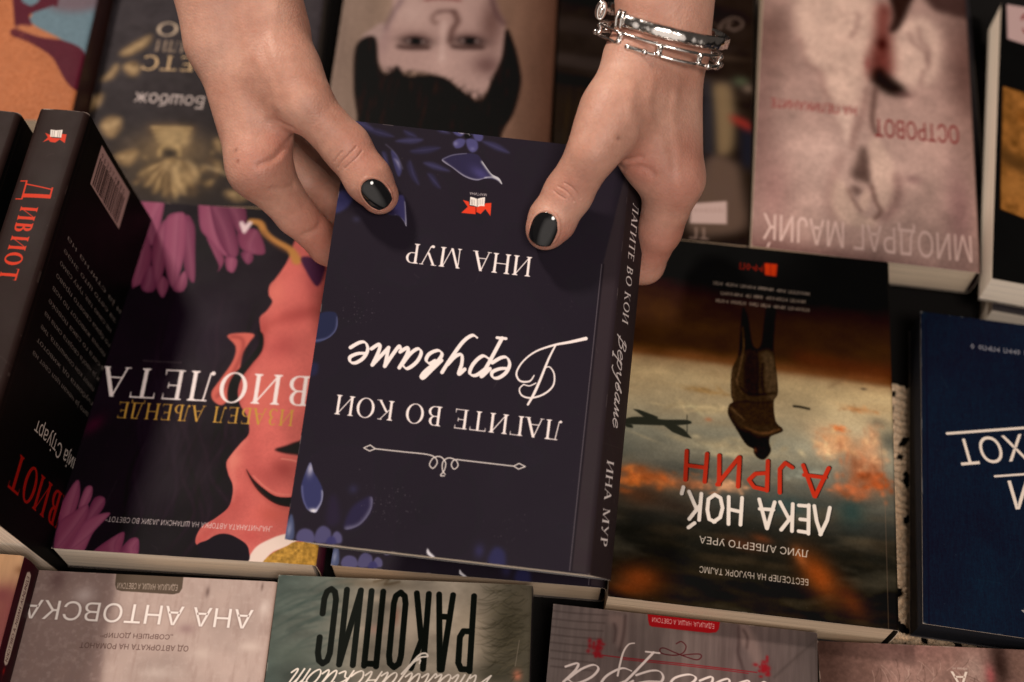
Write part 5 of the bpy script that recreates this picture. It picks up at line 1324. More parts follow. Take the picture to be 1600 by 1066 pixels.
lace_doily((0.1846, -0.1144, 0), 0.095)

# ---------------------------------------------------------------- books
def page_mat(name, c):
    m, nt, b = new_mat(name)
    tc = nt.nodes.new('ShaderNodeTexCoord')
    mp = nt.nodes.new('ShaderNodeMapping'); mp.inputs['Scale'].default_value = (12, 12, 2600)
    nt.links.new(tc.outputs['Object'], mp.inputs[0])
    n = nt.nodes.new('ShaderNodeTexNoise'); n.inputs['Scale'].default_value = 1.0; n.inputs['Detail'].default_value = 3
    nt.links.new(mp.outputs[0], n.inputs['Vector'])
    r = nt.nodes.new('ShaderNodeValToRGB')
    lin = srgb(c)
    r.color_ramp.elements[0].position = 0.30; r.color_ramp.elements[1].position = 0.52
    r.color_ramp.elements[0].color = (*(lin * 0.6), 1); r.color_ramp.elements[1].color = (*lin, 1)
    nt.links.new(n.outputs[0], r.inputs[0]); nt.links.new(r.outputs[0], b.inputs['Base Color'])
    b.inputs['Roughness'].default_value = 0.8
    b.inputs['Specular IOR Level'].default_value = 0.2
    bp = nt.nodes.new('ShaderNodeBump'); bp.inputs['Strength'].default_value = 0.4; bp.inputs['Distance'].default_value = 0.0003
    nt.links.new(n.outputs[0], bp.inputs['Height']); nt.links.new(bp.outputs[0], b.inputs['Normal'])
    return m
PAGES = [page_mat('paper_cream', (206, 184, 158)), page_mat('paper_warm', (210, 190, 166)), page_mat('paper_white', (236, 222, 204)), page_mat('dark_boards', (24, 26, 34))]
CARD = plain_mat('card_edge', (206, 190, 172), 0.7, 0.08, 400)

def build_book(w, h, t, front, spine, back, label, group='books spread over the table', name='paperback_book', pages=0, bow=0.001, skew=0.0, spine_uv=False, spine_side=1, seed=0, fan=0.0):
    """Local frame: origin at the cover corner seen top left in the picture, x across, -y down the cover, z up; the cover lies at z = 0.
    The spine runs along x = w."""
    root = bpy.data.objects.new(name, None)
    root.empty_display_size = 0.02
    col.objects.link(root)
    tag(root, label, 'book', group)
    q = np.random.default_rng(seed)
    c1, c2, c3 = q.uniform(-1, 1, 3)
    r = min(0.0022, t * 0.3)
    # profile across the book: front board, rounded joint, spine, rounded joint, back board
    prof = []                                   # (x, z, part 0 front 1 spine 2 back, v)
    nx = 14
    for i in range(nx + 1): prof.append(((w - r) * i / nx, 0.0, 0))
    for a in (30, 60): prof.append((w - r + r * math.sin(math.radians(a)), -r + r * math.cos(math.radians(a)), 0))
    ns = 6
    for i in range(ns + 1):
        z = -r - (t - 2 * r) * i / ns
        prof.append((w + 0.0006 * math.sin(math.pi * i / ns), z, 1))
    for a in (60, 30): prof.append((w - r + r * math.sin(math.radians(a)), -t + r - r * math.cos(math.radians(a)), 2))
    for i in range(nx, -1, -1): prof.append(((w - r) * i / nx, -t, 2))
    ny = 22
    V, UV, F, MI = [], [], [], []
    tot = len(prof)
    def bend(x, y, z, top):
        u, v = x / w, y / h
        lift = bow * (c1 * (2 * v - 1) ** 2 * (1 - u) + 0.8 * abs(c2) * (1 - u) ** 3 + 0.6 * c3 * math.sin(v * 5 + 1) * (1 - u)) if top else 0
        lift += fan * max(0.0, 1 - u) * (v ** 3 if top else 0)
        return (x - skew * z / t, -y, z + lift)
    zs = [p[1] for p in prof]
    for j in range(ny + 1):
        y = h * j / ny
        for (x, z, k) in prof:
            V.append(bend(x, y, z, k == 0))
    for j in range(ny):
        for i in range(tot - 1):
            a = j * tot + i
            F.append((a, a + tot, a + tot + 1, a + 1))
            k0, k1 = prof[i][2], prof[i + 1][2]
            part = 1 if k0 != k1 else k0
            MI.append(part)
            for jj, ii in ((j, i), (j + 1, i), (j + 1, i + 1), (j, i + 1)):
                px_, pz_, _ = prof[ii]
                UV.append((-pz_ / t if part == 1 and spine_uv else px_ / w, 1 - jj / ny))
    cv = mesh_obj('cover', V, F, [front, spine, back, CARD], root, UV, MI)
    sm = cv.modifiers.new('thickness', 'SOLIDIFY')
    sm.thickness = 0.0004
    sm.offset = -1
    sm.material_offset_rim = 3
    sm.use_rim = True
    cv.modifiers.new('crisp', 'EDGE_SPLIT').split_angle = math.radians(40)
    # trimmed text block
    e = 0.0006
    V, F = [], []
    mx = 10; mz = 4; my = 16
    g = {}
    for j in range(my + 1):
        for i in range(mx + 1):
            for k in range(mz + 1):
                if 0 < i < mx and 0 < j < my and 0 < k < mz: continue
                x = 0.0003 + (w - r - 0.0006) * i / mx
                y = e + (h - 2 * e) * j / my
                z = -0.0006 - (t - 0.0012) * k / mz
                g[i, j, k] = len(V)
                p = bend(x, y, z, True)
                s_ = 1 - k / mz
                V.append((p[0], p[1], z + (p[2] - z) * s_))
    def quad(f):
        F.append(tuple(g[p] for p in f))
    for j in range(my):
        for k in range(mz):
            quad([(0, j, k), (0, j, k + 1), (0, j + 1, k + 1), (0, j + 1, k)]); quad([(mx, j, k), (mx, j + 1, k), (mx, j + 1, k + 1), (mx, j, k + 1)])
    for i in range(mx):
        for k in range(mz):
            quad([(i, 0, k), (i + 1, 0, k), (i + 1, 0, k + 1), (i, 0, k + 1)]); quad([(i, my, k), (i, my, k + 1), (i + 1, my, k + 1), (i + 1, my, k)])
    for i in range(mx):
        for j in range(my):
            quad([(i, j, 0), (i, j + 1, 0), (i + 1, j + 1, 0), (i + 1, j, 0)]); quad([(i, j, mz), (i + 1, j, mz), (i + 1, j + 1, mz), (i, j + 1, mz)])
    mesh_obj('page_block', V, F, PAGES[pages], root, smooth=False)
    return root

def place(root, O, U, V):
    """U = picture-right along the cover, V = picture-down along the cover"""
    U, V = Vector(U).normalized(), Vector(V).normalized()
    y = -V
    z = U.cross(y).normalized()
    m = Matrix((U, y, z)).transposed().to_4x4()
    m.translation = Vector(O)
    root.matrix_world = m
    return root

def card(name, c, rough=0.45): return plain_mat(name, c, rough, 0.1, 120)

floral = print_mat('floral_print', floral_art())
floral_spine = print_mat('floral_spine_print', floral_spine_art())
near_black = card('black_card', (36, 32, 36))
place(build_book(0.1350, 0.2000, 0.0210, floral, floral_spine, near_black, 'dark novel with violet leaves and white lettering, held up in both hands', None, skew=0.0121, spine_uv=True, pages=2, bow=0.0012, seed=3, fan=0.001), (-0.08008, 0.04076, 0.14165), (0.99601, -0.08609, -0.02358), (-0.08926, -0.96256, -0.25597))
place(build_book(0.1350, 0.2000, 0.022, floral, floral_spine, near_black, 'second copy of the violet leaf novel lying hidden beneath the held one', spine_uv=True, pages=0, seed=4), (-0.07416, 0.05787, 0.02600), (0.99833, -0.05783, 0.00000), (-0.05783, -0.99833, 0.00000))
place(build_book(0.1297, 0.2050, 0.027, print_mat('profile_print', profile_art()), card('purple_card', (82, 18, 50)), near_black, 'black paperback with purple tulips and a salmon painted profile', pages=2, seed=5), (-0.21411, 0.06651, 0.03000), (0.99929, -0.03759, 0.00000), (-0.03759, -0.99929, 0.00000))
place(build_book(0.1377, 0.2050, 0.030, print_mat('flyer_print', flyer_art()), card('dark_green_card', (28, 28, 24)), near_black, 'thick paperback with a hatted man and aeroplanes under an orange sky', pages=0, seed=6), (0.06745, 0.04604, 0.04000), (0.99568, -0.09282, 0.00000), (-0.09282, -0.99568, 0.00000))
place(build_book(0.1273, 0.2050, 0.022, print_mat('veil_print', veil_art()), card('mauve_card', (70, 48, 48)), near_black, 'mauve paperback with white folds, a closed tulip and red title', pages=1, seed=7), (0.15334, 0.25131, 0.03000), (0.99438, -0.10583, 0.00000), (-0.10583, -0.99438, 0.00000))
place(build_book(0.1231, 0.2000, 0.02, print_mat('fur_print', fur_art()), near_black, near_black, 'grey green paperback with tall narrow black letters', pages=0, seed=8), (-0.10989, -0.14848, 0.03000), (0.99990, -0.01393, 0.00000), (-0.01393, -0.99990, 0.00000))
place(build_book(0.1350, 0.2000, 0.02, print_mat('stained_print', stained_art()), card('brown_card', (80, 66, 60)), near_black, 'pale stained-wall paperback with the author name in white capitals', pages=0, seed=9), (-0.24534, -0.14847, 0.02800), (0.99978, -0.02090, 0.00000), (-0.02090, -0.99978, 0.00000))
place(build_book(0.1276, 0.2000, 0.02, print_mat('linen_print', linen_art()), card('grey_card', (70, 60, 58)), near_black, 'grey plank paperback with a red banner and white script', pages=0, seed=10), (0.02326, -0.15853, 0.02600), (0.99678, -0.08021, 0.00000), (-0.08021, -0.99678, 0.00000))
place(build_book(0.1350, 0.2000, 0.02, print_mat('dune_print', dune_art()), card('mauve_brown_card', (70, 52, 48)), near_black, 'brownish mauve paperback with a small white capital, beside the grey plank one', pages=0, seed=11), (0.15013, -0.17195, 0.02400), (0.99981, -0.01938, 0.00000), (-0.01938, -0.99981, 0.00000))
place(build_book(0.1300, 0.1740, 0.022, print_mat('navy_print', navy_art(), 0.6), card('navy_card', (17, 26, 46)), near_black, 'plain navy blue book with slanted white lines and capitals', pages=3, bow=0.0002, seed=12), (0.22125, 0.00859, 0.03000), (0.99250, -0.12227, 0.00000), (-0.12227, -0.99250, 0.00000))
place(build_book(0.1331, 0.2050, 0.022, print_mat('portrait_print', portrait_art()), card('tan_dark_card', (66, 50, 40)), near_black, 'tan paperback with the upside-down face of a dark haired man', pages=1, seed=13), (-0.10748, 0.29647, 0.03000), (0.99946, -0.03299, 0.00000), (-0.03299, -0.99946, 0.00000))
place(build_book(0.1280, 0.2000, 0.02, print_mat('stall_print', stall_art()), near_black, near_black, 'dark photo paperback with a small white label, behind the braceleted wrist', pages=1, seed=14), (0.02115, 0.25992, 0.02600), (0.99666, -0.08161, 0.00000), (-0.08161, -0.99666, 0.00000))
place(build_book(0.1300, 0.2000, 0.022, print_mat('gilded_print', gilded_art()), near_black, near_black, 'charcoal paperback with gilded ornament and capital, under the bare wrist', pages=1, seed=15), (-0.25304, 0.26611, 0.02800), (0.99999, 0.00413, 0.00000), (0.00413, -0.99999, 0.00000))
place(build_book(0.1350, 0.2000, 0.044, print_mat('orange_print', orange_art()), card('red_brown_card', (58, 30, 26)), near_black, 'thick orange paperback with turquoise and maroon shapes', pages=1, seed=16), (-0.39027, 0.30788, 0.04800), (0.99998, 0.00600, 0.00000), (0.00600, -0.99998, 0.00000))
place(build_book(0.1300, 0.2000, 0.0215, print_mat('wheel_print', wheel_art()), near_black, near_black, 'black paperback with an ochre patch, upper one of a stack of two', pages=2, seed=17), (0.29208, 0.21687, 0.04600), (0.98358, -0.18048, 0.00000), (-0.18048, -0.98358, 0.00000))
place(build_book(0.1300, 0.2000, 0.0215, near_black, near_black, near_black, 'black book lying under the ochre patch paperback', pages=2, seed=18), (0.29992, 0.21188, 0.02200), (0.98352, -0.18080, 0.00000), (-0.18080, -0.98352, 0.00000))
place(build_book(0.1300, 0.2000, 0.012, near_black, card('cream_card', (168, 146, 122)), near_black, 'thin book peeking out from under the mauve tulip paperback', pages=1, seed=19), (0.15993, 0.26553, 0.01400), (0.99648, -0.08381, 0.00000), (-0.08381, -0.99648, 0.00000))
place(build_book(0.1300, 0.2000, 0.024, print_mat('smear_print', smear_art()), print_mat('band_spine_print', band_spine_art()), near_black, 'tan paperback with pink smears and a maroon spine', pages=1, spine_uv=True, seed=20), (-0.35535, -0.14334, 0.05300), (0.99876, -0.04973, 0.00000), (-0.04973, -0.99876, 0.00000))

# two copies standing on their fore-edges, spines up
def standing_book(label):
    """spine facing up; local x across the spine, -y along it, -z down to the fore-edge"""
    root = bpy.data.objects.new('paperback_book', None)
    root.empty_display_size = 0.02
    col.objects.link(root)
    tag(root, label, 'book', 'black red-titled books standing on edge')
    t, h, d, r = 0.025, 0.2, 0.125, 0.0025
    prof = [(0.0003 * math.sin(i), -d + (d - r) * i / 16, 0, 0) for i in range(17)]
    prof += [(r - r * math.cos(math.radians(a)), -r + r * math.sin(math.radians(a)), 1, 0) for a in (30, 60, 90)]
    prof += [(r + (t - 2 * r) * i / 6, 0.0004 * math.sin(math.pi * i / 6), 1, 0) for i in range(1, 7)]
    prof += [(t - r + r * math.sin(math.radians(a)), -r + r * math.cos(math.radians(a)), 1, 0) for a in (30, 60)]
    prof += [(t, -r - (d - r) * i / 16, 2, 0) for i in range(17)]
    V, UV, F, MI = [], [], [], []
    n = len(prof); ny = 20
    for j in range(ny + 1):
        y = h * j / ny
        for x, z, k, _ in prof:
            c = 0.004 * max(0, -z / d) ** 2 * (1 - j / ny) ** 2 if k == 2 else 0   # the free edge of the back board curls out a little
            V.append((x + c, -y, z))
    for j in range(ny):
        for i in range(n - 1):
            a = j * n + i
            F.append((a, a + n, a + n + 1, a + 1))
            k0, k1 = prof[i][2], prof[i + 1][2]
            part = 1 if 1 in (k0, k1) else k0
            MI.append(part)
            for jj, ii in ((j, i), (j + 1, i), (j + 1, i + 1), (j, i + 1)):
                px_, pz_ = prof[ii][:2]
                UV.append((px_ / t if part == 1 else -pz_ / d, 1 - jj / ny))
    cv = mesh_obj('cover', V, F, [near_black, DSPINE, DBACK, CARD], root, UV, MI)
    sm = cv.modifiers.new('thickness', 'SOLIDIFY'); sm.thickness = 0.0004; sm.offset = -1; sm.material_offset_rim = 3
    cv.modifiers.new('crisp', 'EDGE_SPLIT').split_angle = math.radians(40)
    x0, x1, z0, z1, y0, y1 = 0.0006, t - 0.0006, -0.004, -d + 0.001, -0.0006, -h + 0.0006
    V = [(x, y, z) for x in (x0, x1) for y in (y0, y1) for z in (z0, z1)]
    F = [(0, 1, 3, 2), (4, 6, 7, 5), (0, 4, 5, 1), (2, 3, 7, 6), (0, 2, 6, 4), (1, 5, 7, 3)]
    mesh_obj('page_block', V, F, STAND_PAGES, root, smooth=False)
    return root
def stand_page_mat():
    m = PAGES[2].copy(); m.name = 'paper_on_edge'
    for n in m.node_tree.nodes:
        if n.type == 'MAPPING': n.inputs['Scale'].default_value = (2600, 12, 12)
    return m
STAND_PAGES = stand_page_mat()
DSPINE = print_mat('red_title_spine_print', red_title_spine_art(), 0.5)
DBACK = print_mat('blurb_back_print', blurb_back_art())
first = standing_book('black book on edge, red title on its spine and barcode on the back')
Rm = Matrix([[0.995233, 0.088237, -0.041532], [-0.090256, 0.994685, -0.049559], [0.036938, 0.053072, 0.997907]]).to_4x4()
Rm.translation = Vector((-0.23475, 0.05210, 0.13015))
first.matrix_world = Rm
second = first.copy()
col.objects.link(second)
for ch in first.children:
    c_ = ch.copy(); col.objects.link(c_); c_.parent = second
second['label'] = 'partly cut off black book standing on edge under the orange paperback'
second.matrix_world = Matrix.Translation(Vector((-0.03323, -0.00129, 0.00000))) @ Rm
# ---------------------------------------------------------------- hands: blended round cones, polygonised
def cone(P, a, b, ra, rb):
    a, b = np.asarray(a, float), np.asarray(b, float)
    d = b - a
    t = np.clip(((P - a) @ d) / (d @ d), 0, 1)
    return np.linalg.norm(P - a - t[:, None] * d, axis=1) - (ra + (rb - ra) * t)

def smin(a, b, k):
    h = np.clip(0.5 + 0.5 * (b - a) / k, 0, 1)
    return b + (a - b) * h - k * h * (1 - h)

def hand_field(P, H):
    f = None
    for a, b, k in H['body']:
        d = cone(P, a[:3], b[:3], a[3], b[3])
        f = d if f is None else smin(f, d, k)
    for chain, k in H['fingers']:
        g = None
        for a, b in zip(chain[:-1], chain[1:]):
            d = cone(P, a[:3], b[:3], a[3], b[3])
            g = d if g is None else smin(g, d, 0.0035)
        f = smin(f, g, k)
    for a, b, k in H.get('carve', []):
        d = cone(P, a[:3], b[:3], a[3], b[3])
        f = -smin(-f, d, k)
    return f

def field_normal(P, H, e=2e-4):
    n = np.stack([hand_field(P + np.eye(3)[i] * e, H) - hand_field(P - np.eye(3)[i] * e, H) for i in range(3)], -1)
    return n / (np.linalg.norm(n, axis=1)[:, None] + 1e-12)

def polygonise(H, step):
    pts = np.array([q[:3] for a, b, k in H['body'] for q in (a, b)] + [q[:3] for ch, k in H['fingers'] for q in ch])
    rad = 0.045
    lo, hi = pts.min(0) - rad, pts.max(0) + rad
    n = np.ceil((hi - lo) / step).astype(int) + 1
    cs = 5
    nc = np.ceil(n / cs).astype(int) + 1
    gc = np.stack(np.meshgrid(*[np.arange(m) for m in nc], indexing='ij'), -1).reshape(-1, 3)
    fc = hand_field(lo + (gc * cs + cs / 2) * step, H)
    near = gc[np.abs(fc) < step * cs * 1.1]
    F = np.full(n, 1.0)
    # sign for the far cells
    for (i, j, k), v in zip(gc, fc):
        if v < 0: F[i * cs:(i + 1) * cs, j * cs:(j + 1) * cs, k * cs:(k + 1) * cs] = -1.0
    off = np.stack(np.meshgrid(*[np.arange(cs)] * 3, indexing='ij'), -1).reshape(-1, 3)
    for s in range(0, len(near), 2500):
        idx = (near[s:s + 2500, None] * cs + off[None]).reshape(-1, 3)
        idx = idx[(idx < n).all(1)]
        F[idx[:, 0], idx[:, 1], idx[:, 2]] = hand_field(lo + idx * step, H)
    # surface nets
    S = F < 0
    m = n - 1
    cnt = sum(S[a:a + m[0], b:b + m[1], c:c + m[2]].astype(np.int8) for a in (0, 1) for b in (0, 1) for c in (0, 1))
    act = (cnt > 0) & (cnt < 8)
    ids = -np.ones(m, dtype=np.int64)
    cell = np.argwhere(act)
    ids[act] = np.arange(len(cell))
    acc, num = np.zeros((len(cell), 3)), np.zeros(len(cell))
    corners = [(a, b, c) for a in (0, 1) for b in (0, 1) for c in (0, 1)]
    for p in corners:
        for ax in range(3):
            if p[ax]: continue
            q = list(p); q[ax] = 1
            f0 = F[cell[:, 0] + p[0], cell[:, 1] + p[1], cell[:, 2] + p[2]]
            f1 = F[cell[:, 0] + q[0], cell[:, 1] + q[1], cell[:, 2] + q[2]]
            cr = (f0 < 0) != (f1 < 0)
            t = np.where(cr, f0 / np.where(f0 - f1 == 0, 1, f0 - f1), 0)
            v = np.repeat(np.array(p, float)[None], len(cell), 0)
            v[:, ax] = t
            acc[cr] += v[cr]; num[cr] += 1
    V = lo + (cell + acc / num[:, None]) * step
    quads = []
    for ax in range(3):
        b, c = (ax + 1) % 3, (ax + 2) % 3
        sl0 = [slice(1, m[i]) for i in range(3)]; sl0[ax] = slice(0, m[ax])
        A = S[tuple(sl0)]
        sl1 = list(sl0); sl1[ax] = slice(1, m[ax] + 1)
        Bq = S[tuple(sl1)]
        e = np.argwhere(A != Bq)
        flip = A[e[:, 0], e[:, 1], e[:, 2]]
        e = e + np.array([0 if i == ax else 1 for i in range(3)])
        def g(db, dc):
            q = e.copy(); q[:, b] -= db; q[:, c] -= dc
            return ids[q[:, 0], q[:, 1], q[:, 2]]
        Q = np.stack([g(1, 1), g(0, 1), g(0, 0), g(1, 0)], -1)
        Q[~flip] = Q[~flip][:, ::-1]
        quads.append(Q)
    Q = np.concatenate(quads)
    Q = Q[(Q >= 0).all(1)]
    for it in range(3):                      # settle the vertices on the true surface
        f = hand_field(V, H)
        V = V - field_normal(V, H) * np.clip(f, -step, step)[:, None]
    return V, Q

def groove(V, N, lines, depth, sig):
    d2 = np.full(len(V), 1.0)
    for L in lines:
        L = catmull(L, False, 6)
        for a, b in zip(L[:-1], L[1:]):
            d = b - a
            t = np.clip(((V - a) @ d) / (d @ d + 1e-12), 0, 1)
            d2 = np.minimum(d2, ((V - a - t[:, None] * d) ** 2).sum(1))
    return V - N * (depth * np.exp(-d2 / (2 * sig * sig)))[:, None]

def skin_mat():
    m, nt, b = new_mat('skin')
    tc = nt.nodes.new('ShaderNodeTexCoord')
    def noise(scale, detail=5):
        n = nt.nodes.new('ShaderNodeTexNoise')
        n.inputs['Scale'].default_value = scale; n.inputs['Detail'].default_value = detail
        nt.links.new(tc.outputs['Object'], n.inputs['Vector'])
        return n
    n1, n2 = noise(38), noise(320, 3)
    r = nt.nodes.new('ShaderNodeValToRGB')
    r.color_ramp.elements[0].position = 0.32; r.color_ramp.elements[1].position = 0.68
    r.color_ramp.elements[0].color = (*SKIN_A, 1); r.color_ramp.elements[1].color = (*SKIN_B, 1)
    nt.links.new(n1.outputs[0], r.inputs[0])
    at = nt.nodes.new('ShaderNodeAttribute'); at.attribute_name = 'flush'
    mx = nt.nodes.new('ShaderNodeMix'); mx.data_type = 'RGBA'
    nt.links.new(at.outputs['Fac'], mx.inputs[0]); nt.links.new(r.outputs[0], mx.inputs[6]); mx.inputs[7].default_value = (*SKIN_R, 1)
    at2 = nt.nodes.new('ShaderNodeAttribute'); at2.attribute_name = 'mole'
    mx2 = nt.nodes.new('ShaderNodeMix'); mx2.data_type = 'RGBA'
    nt.links.new(at2.outputs['Fac'], mx2.inputs[0]); nt.links.new(mx.outputs[2], mx2.inputs[6]); mx2.inputs[7].default_value = (0.16, 0.06, 0.035, 1)
    mm = nt.nodes.new('ShaderNodeMix'); mm.data_type = 'RGBA'; mm.blend_type = 'MULTIPLY'; mm.inputs[0].default_value = 0.25
    nt.links.new(mx2.outputs[2], mm.inputs[6]); nt.links.new(n2.outputs[0], mm.inputs[7])
    nt.links.new(mm.outputs[2], b.inputs['Base Color'])
    b.inputs['Roughness'].default_value = 0.5
    b.inputs['Specular IOR Level'].default_value = 0.35
    b.inputs['Subsurface Weight'].default_value = 0.35
    b.inputs['Subsurface Radius'].default_value = (1.0, 0.35, 0.2)
    b.inputs['Subsurface Scale'].default_value = 0.004
    v = nt.nodes.new('ShaderNodeTexVoronoi'); v.inputs['Scale'].default_value = 900
    nt.links.new(tc.outputs['Object'], v.inputs['Vector'])
    n3 = noise(140, 6)
    ad = nt.nodes.new('ShaderNodeMath'); ad.operation = 'MULTIPLY_ADD'; ad.inputs[1].default_value = 0.6
    nt.links.new(v.outputs['Distance'], ad.inputs[0]); nt.links.new(n3.outputs[0], ad.inputs[2])
    bp = nt.nodes.new('ShaderNodeBump'); bp.inputs['Strength'].default_value = 0.38; bp.inputs['Distance'].default_value = 0.0006
    nt.links.new(ad.outputs[0], bp.inputs['Height']); nt.links.new(bp.outputs[0], b.inputs['Normal'])
    return m
SKIN_A, SKIN_B, SKIN_R = (0.43, 0.205, 0.145), (0.60, 0.335, 0.25), (0.46, 0.15, 0.11)

# joints: x, y, z, radius in metres
HAND_BARE = {
    'body': [((-0.16364, 0.15438, 0.23500, 0.02161), (-0.14038, 0.06636, 0.16800, 0.01652), 0.01200), ((-0.13458, 0.15551, 0.23500, 0.02163), (-0.11717, 0.07110, 0.16800, 0.01659), 0.01400), ((-0.13897, 0.06604, 0.16400, 0.01511), (-0.12173, 0.01363, 0.13900, 0.01293), 0.01000), ((-0.11643, 0.06718, 0.16800, 0.01563), (-0.10171, 0.03740, 0.16300, 0.01153), 0.01000), ((-0.14244, 0.08306, 0.14000, 0.01520), (-0.12847, 0.03612, 0.10800, 0.01214), 0.01200), ((-0.11730, 0.05078, 0.16000, 0.01381), (-0.11623, 0.03024, 0.14200, 0.00910), 0.01400)],
    'fingers': [([(-0.10666, 0.04768, 0.16500, 0.01427), (-0.09702, 0.03194, 0.16300, 0.01119), (-0.07908, 0.01787, 0.15100, 0.01096), (-0.06823, 0.00442, 0.14450, 0.01051), (-0.06310, -0.00124, 0.14050, 0.00889)], 0.01000), ([(-0.12084, 0.01366, 0.13900, 0.01383), (-0.10617, 0.00469, 0.11400, 0.00959), (-0.09268, 0.00025, 0.09300, 0.00889), (-0.06709, -0.01275, 0.09120, 0.00820)], 0.00800), ([(-0.12108, 0.04127, 0.11200, 0.01212), (-0.10482, 0.03308, 0.09800, 0.01034), (-0.08209, 0.01587, 0.09750, 0.00830)], 0.00600), ([(-0.12648, 0.06581, 0.09000, 0.01138), (-0.10875, 0.06459, 0.07000, 0.00858), (-0.07728, 0.02543, 0.09900, 0.00674)], 0.00600), ([(-0.13475, 0.07768, 0.07800, 0.00960), (-0.11746, 0.08050, 0.05500, 0.00707), (-0.07902, 0.02356, 0.09600, 0.00579)], 0.00600)],
    'creases': [[(-0.08326, 0.00694, 0.15451), (-0.08166, 0.00782, 0.15721), (-0.07926, 0.00916, 0.15932)], [(-0.08180, 0.00505, 0.15226), (-0.07981, 0.00603, 0.15589), (-0.07680, 0.00772, 0.15831), (-0.07341, 0.01082, 0.15962)], [(-0.07827, 0.00371, 0.15399), (-0.07539, 0.00503, 0.15642), (-0.07262, 0.00733, 0.15776), (-0.07060, 0.01043, 0.15825)], [(-0.07620, 0.00847, 0.15886), (-0.07457, 0.00978, 0.15944), (-0.07315, 0.01175, 0.15991)]],
    'folds': [[(-0.11427, 0.02578, 0.15903), (-0.11052, 0.02467, 0.15998), (-0.10634, 0.02220, 0.16034), (-0.10309, 0.02061, 0.16029)], [(-0.11811, 0.00571, 0.15183), (-0.11249, 0.00963, 0.15114), (-0.11000, 0.01386, 0.15019), (-0.10785, 0.02022, 0.14827), (-0.10570, 0.02678, 0.14617)], [(-0.11303, 0.00039, 0.14077), (-0.10830, 0.00282, 0.13755), (-0.10477, 0.00658, 0.13470)], [(-0.10061, -0.00529, 0.11176), (-0.09676, -0.00324, 0.11177), (-0.09431, 0.00020, 0.11196)]],
    'veins': [[(-0.12797, 0.06531, 0.18670), (-0.12457, 0.04992, 0.17846), (-0.12685, 0.03422, 0.16586), (-0.12290, 0.01774, 0.15651)], [(-0.11215, 0.06882, 0.18769), (-0.11244, 0.05090, 0.18211), (-0.10711, 0.03612, 0.17777)], [(-0.11966, 0.04597, 0.17886), (-0.11166, 0.03449, 0.17512), (-0.10970, 0.02675, 0.16891)]],
    'moles': [((-0.12911, 0.01272, 0.15344), 0.00060), ((-0.12785, 0.00781, 0.15176), 0.00060)],
    'flush': [((-0.11933, 0.00771, 0.15309), 0.01000, 0.35000), ((-0.10930, 0.01934, 0.15019), 0.00800, 0.50000), ((-0.10221, -0.00384, 0.11863), 0.01000, 0.35000), ((-0.09310, 0.00346, 0.11091), 0.01000, 0.50000), ((-0.06927, 0.00968, 0.15746), 0.00800, 0.30000), ((-0.06018, -0.00810, 0.14536), 0.00600, 0.50000), ((-0.07014, -0.00699, 0.13969), 0.00600, 0.40000), ((-0.09306, -0.00520, 0.10433), 0.01000, 0.50000)],
    'nail': ((-0.06373, -0.00636, 0.14829), (0.59681, -0.40998, -0.68973), (0.78431, 0.47949, 0.39364), (0.16933, -0.77589, 0.60771), 0.00759, 0.00540)}
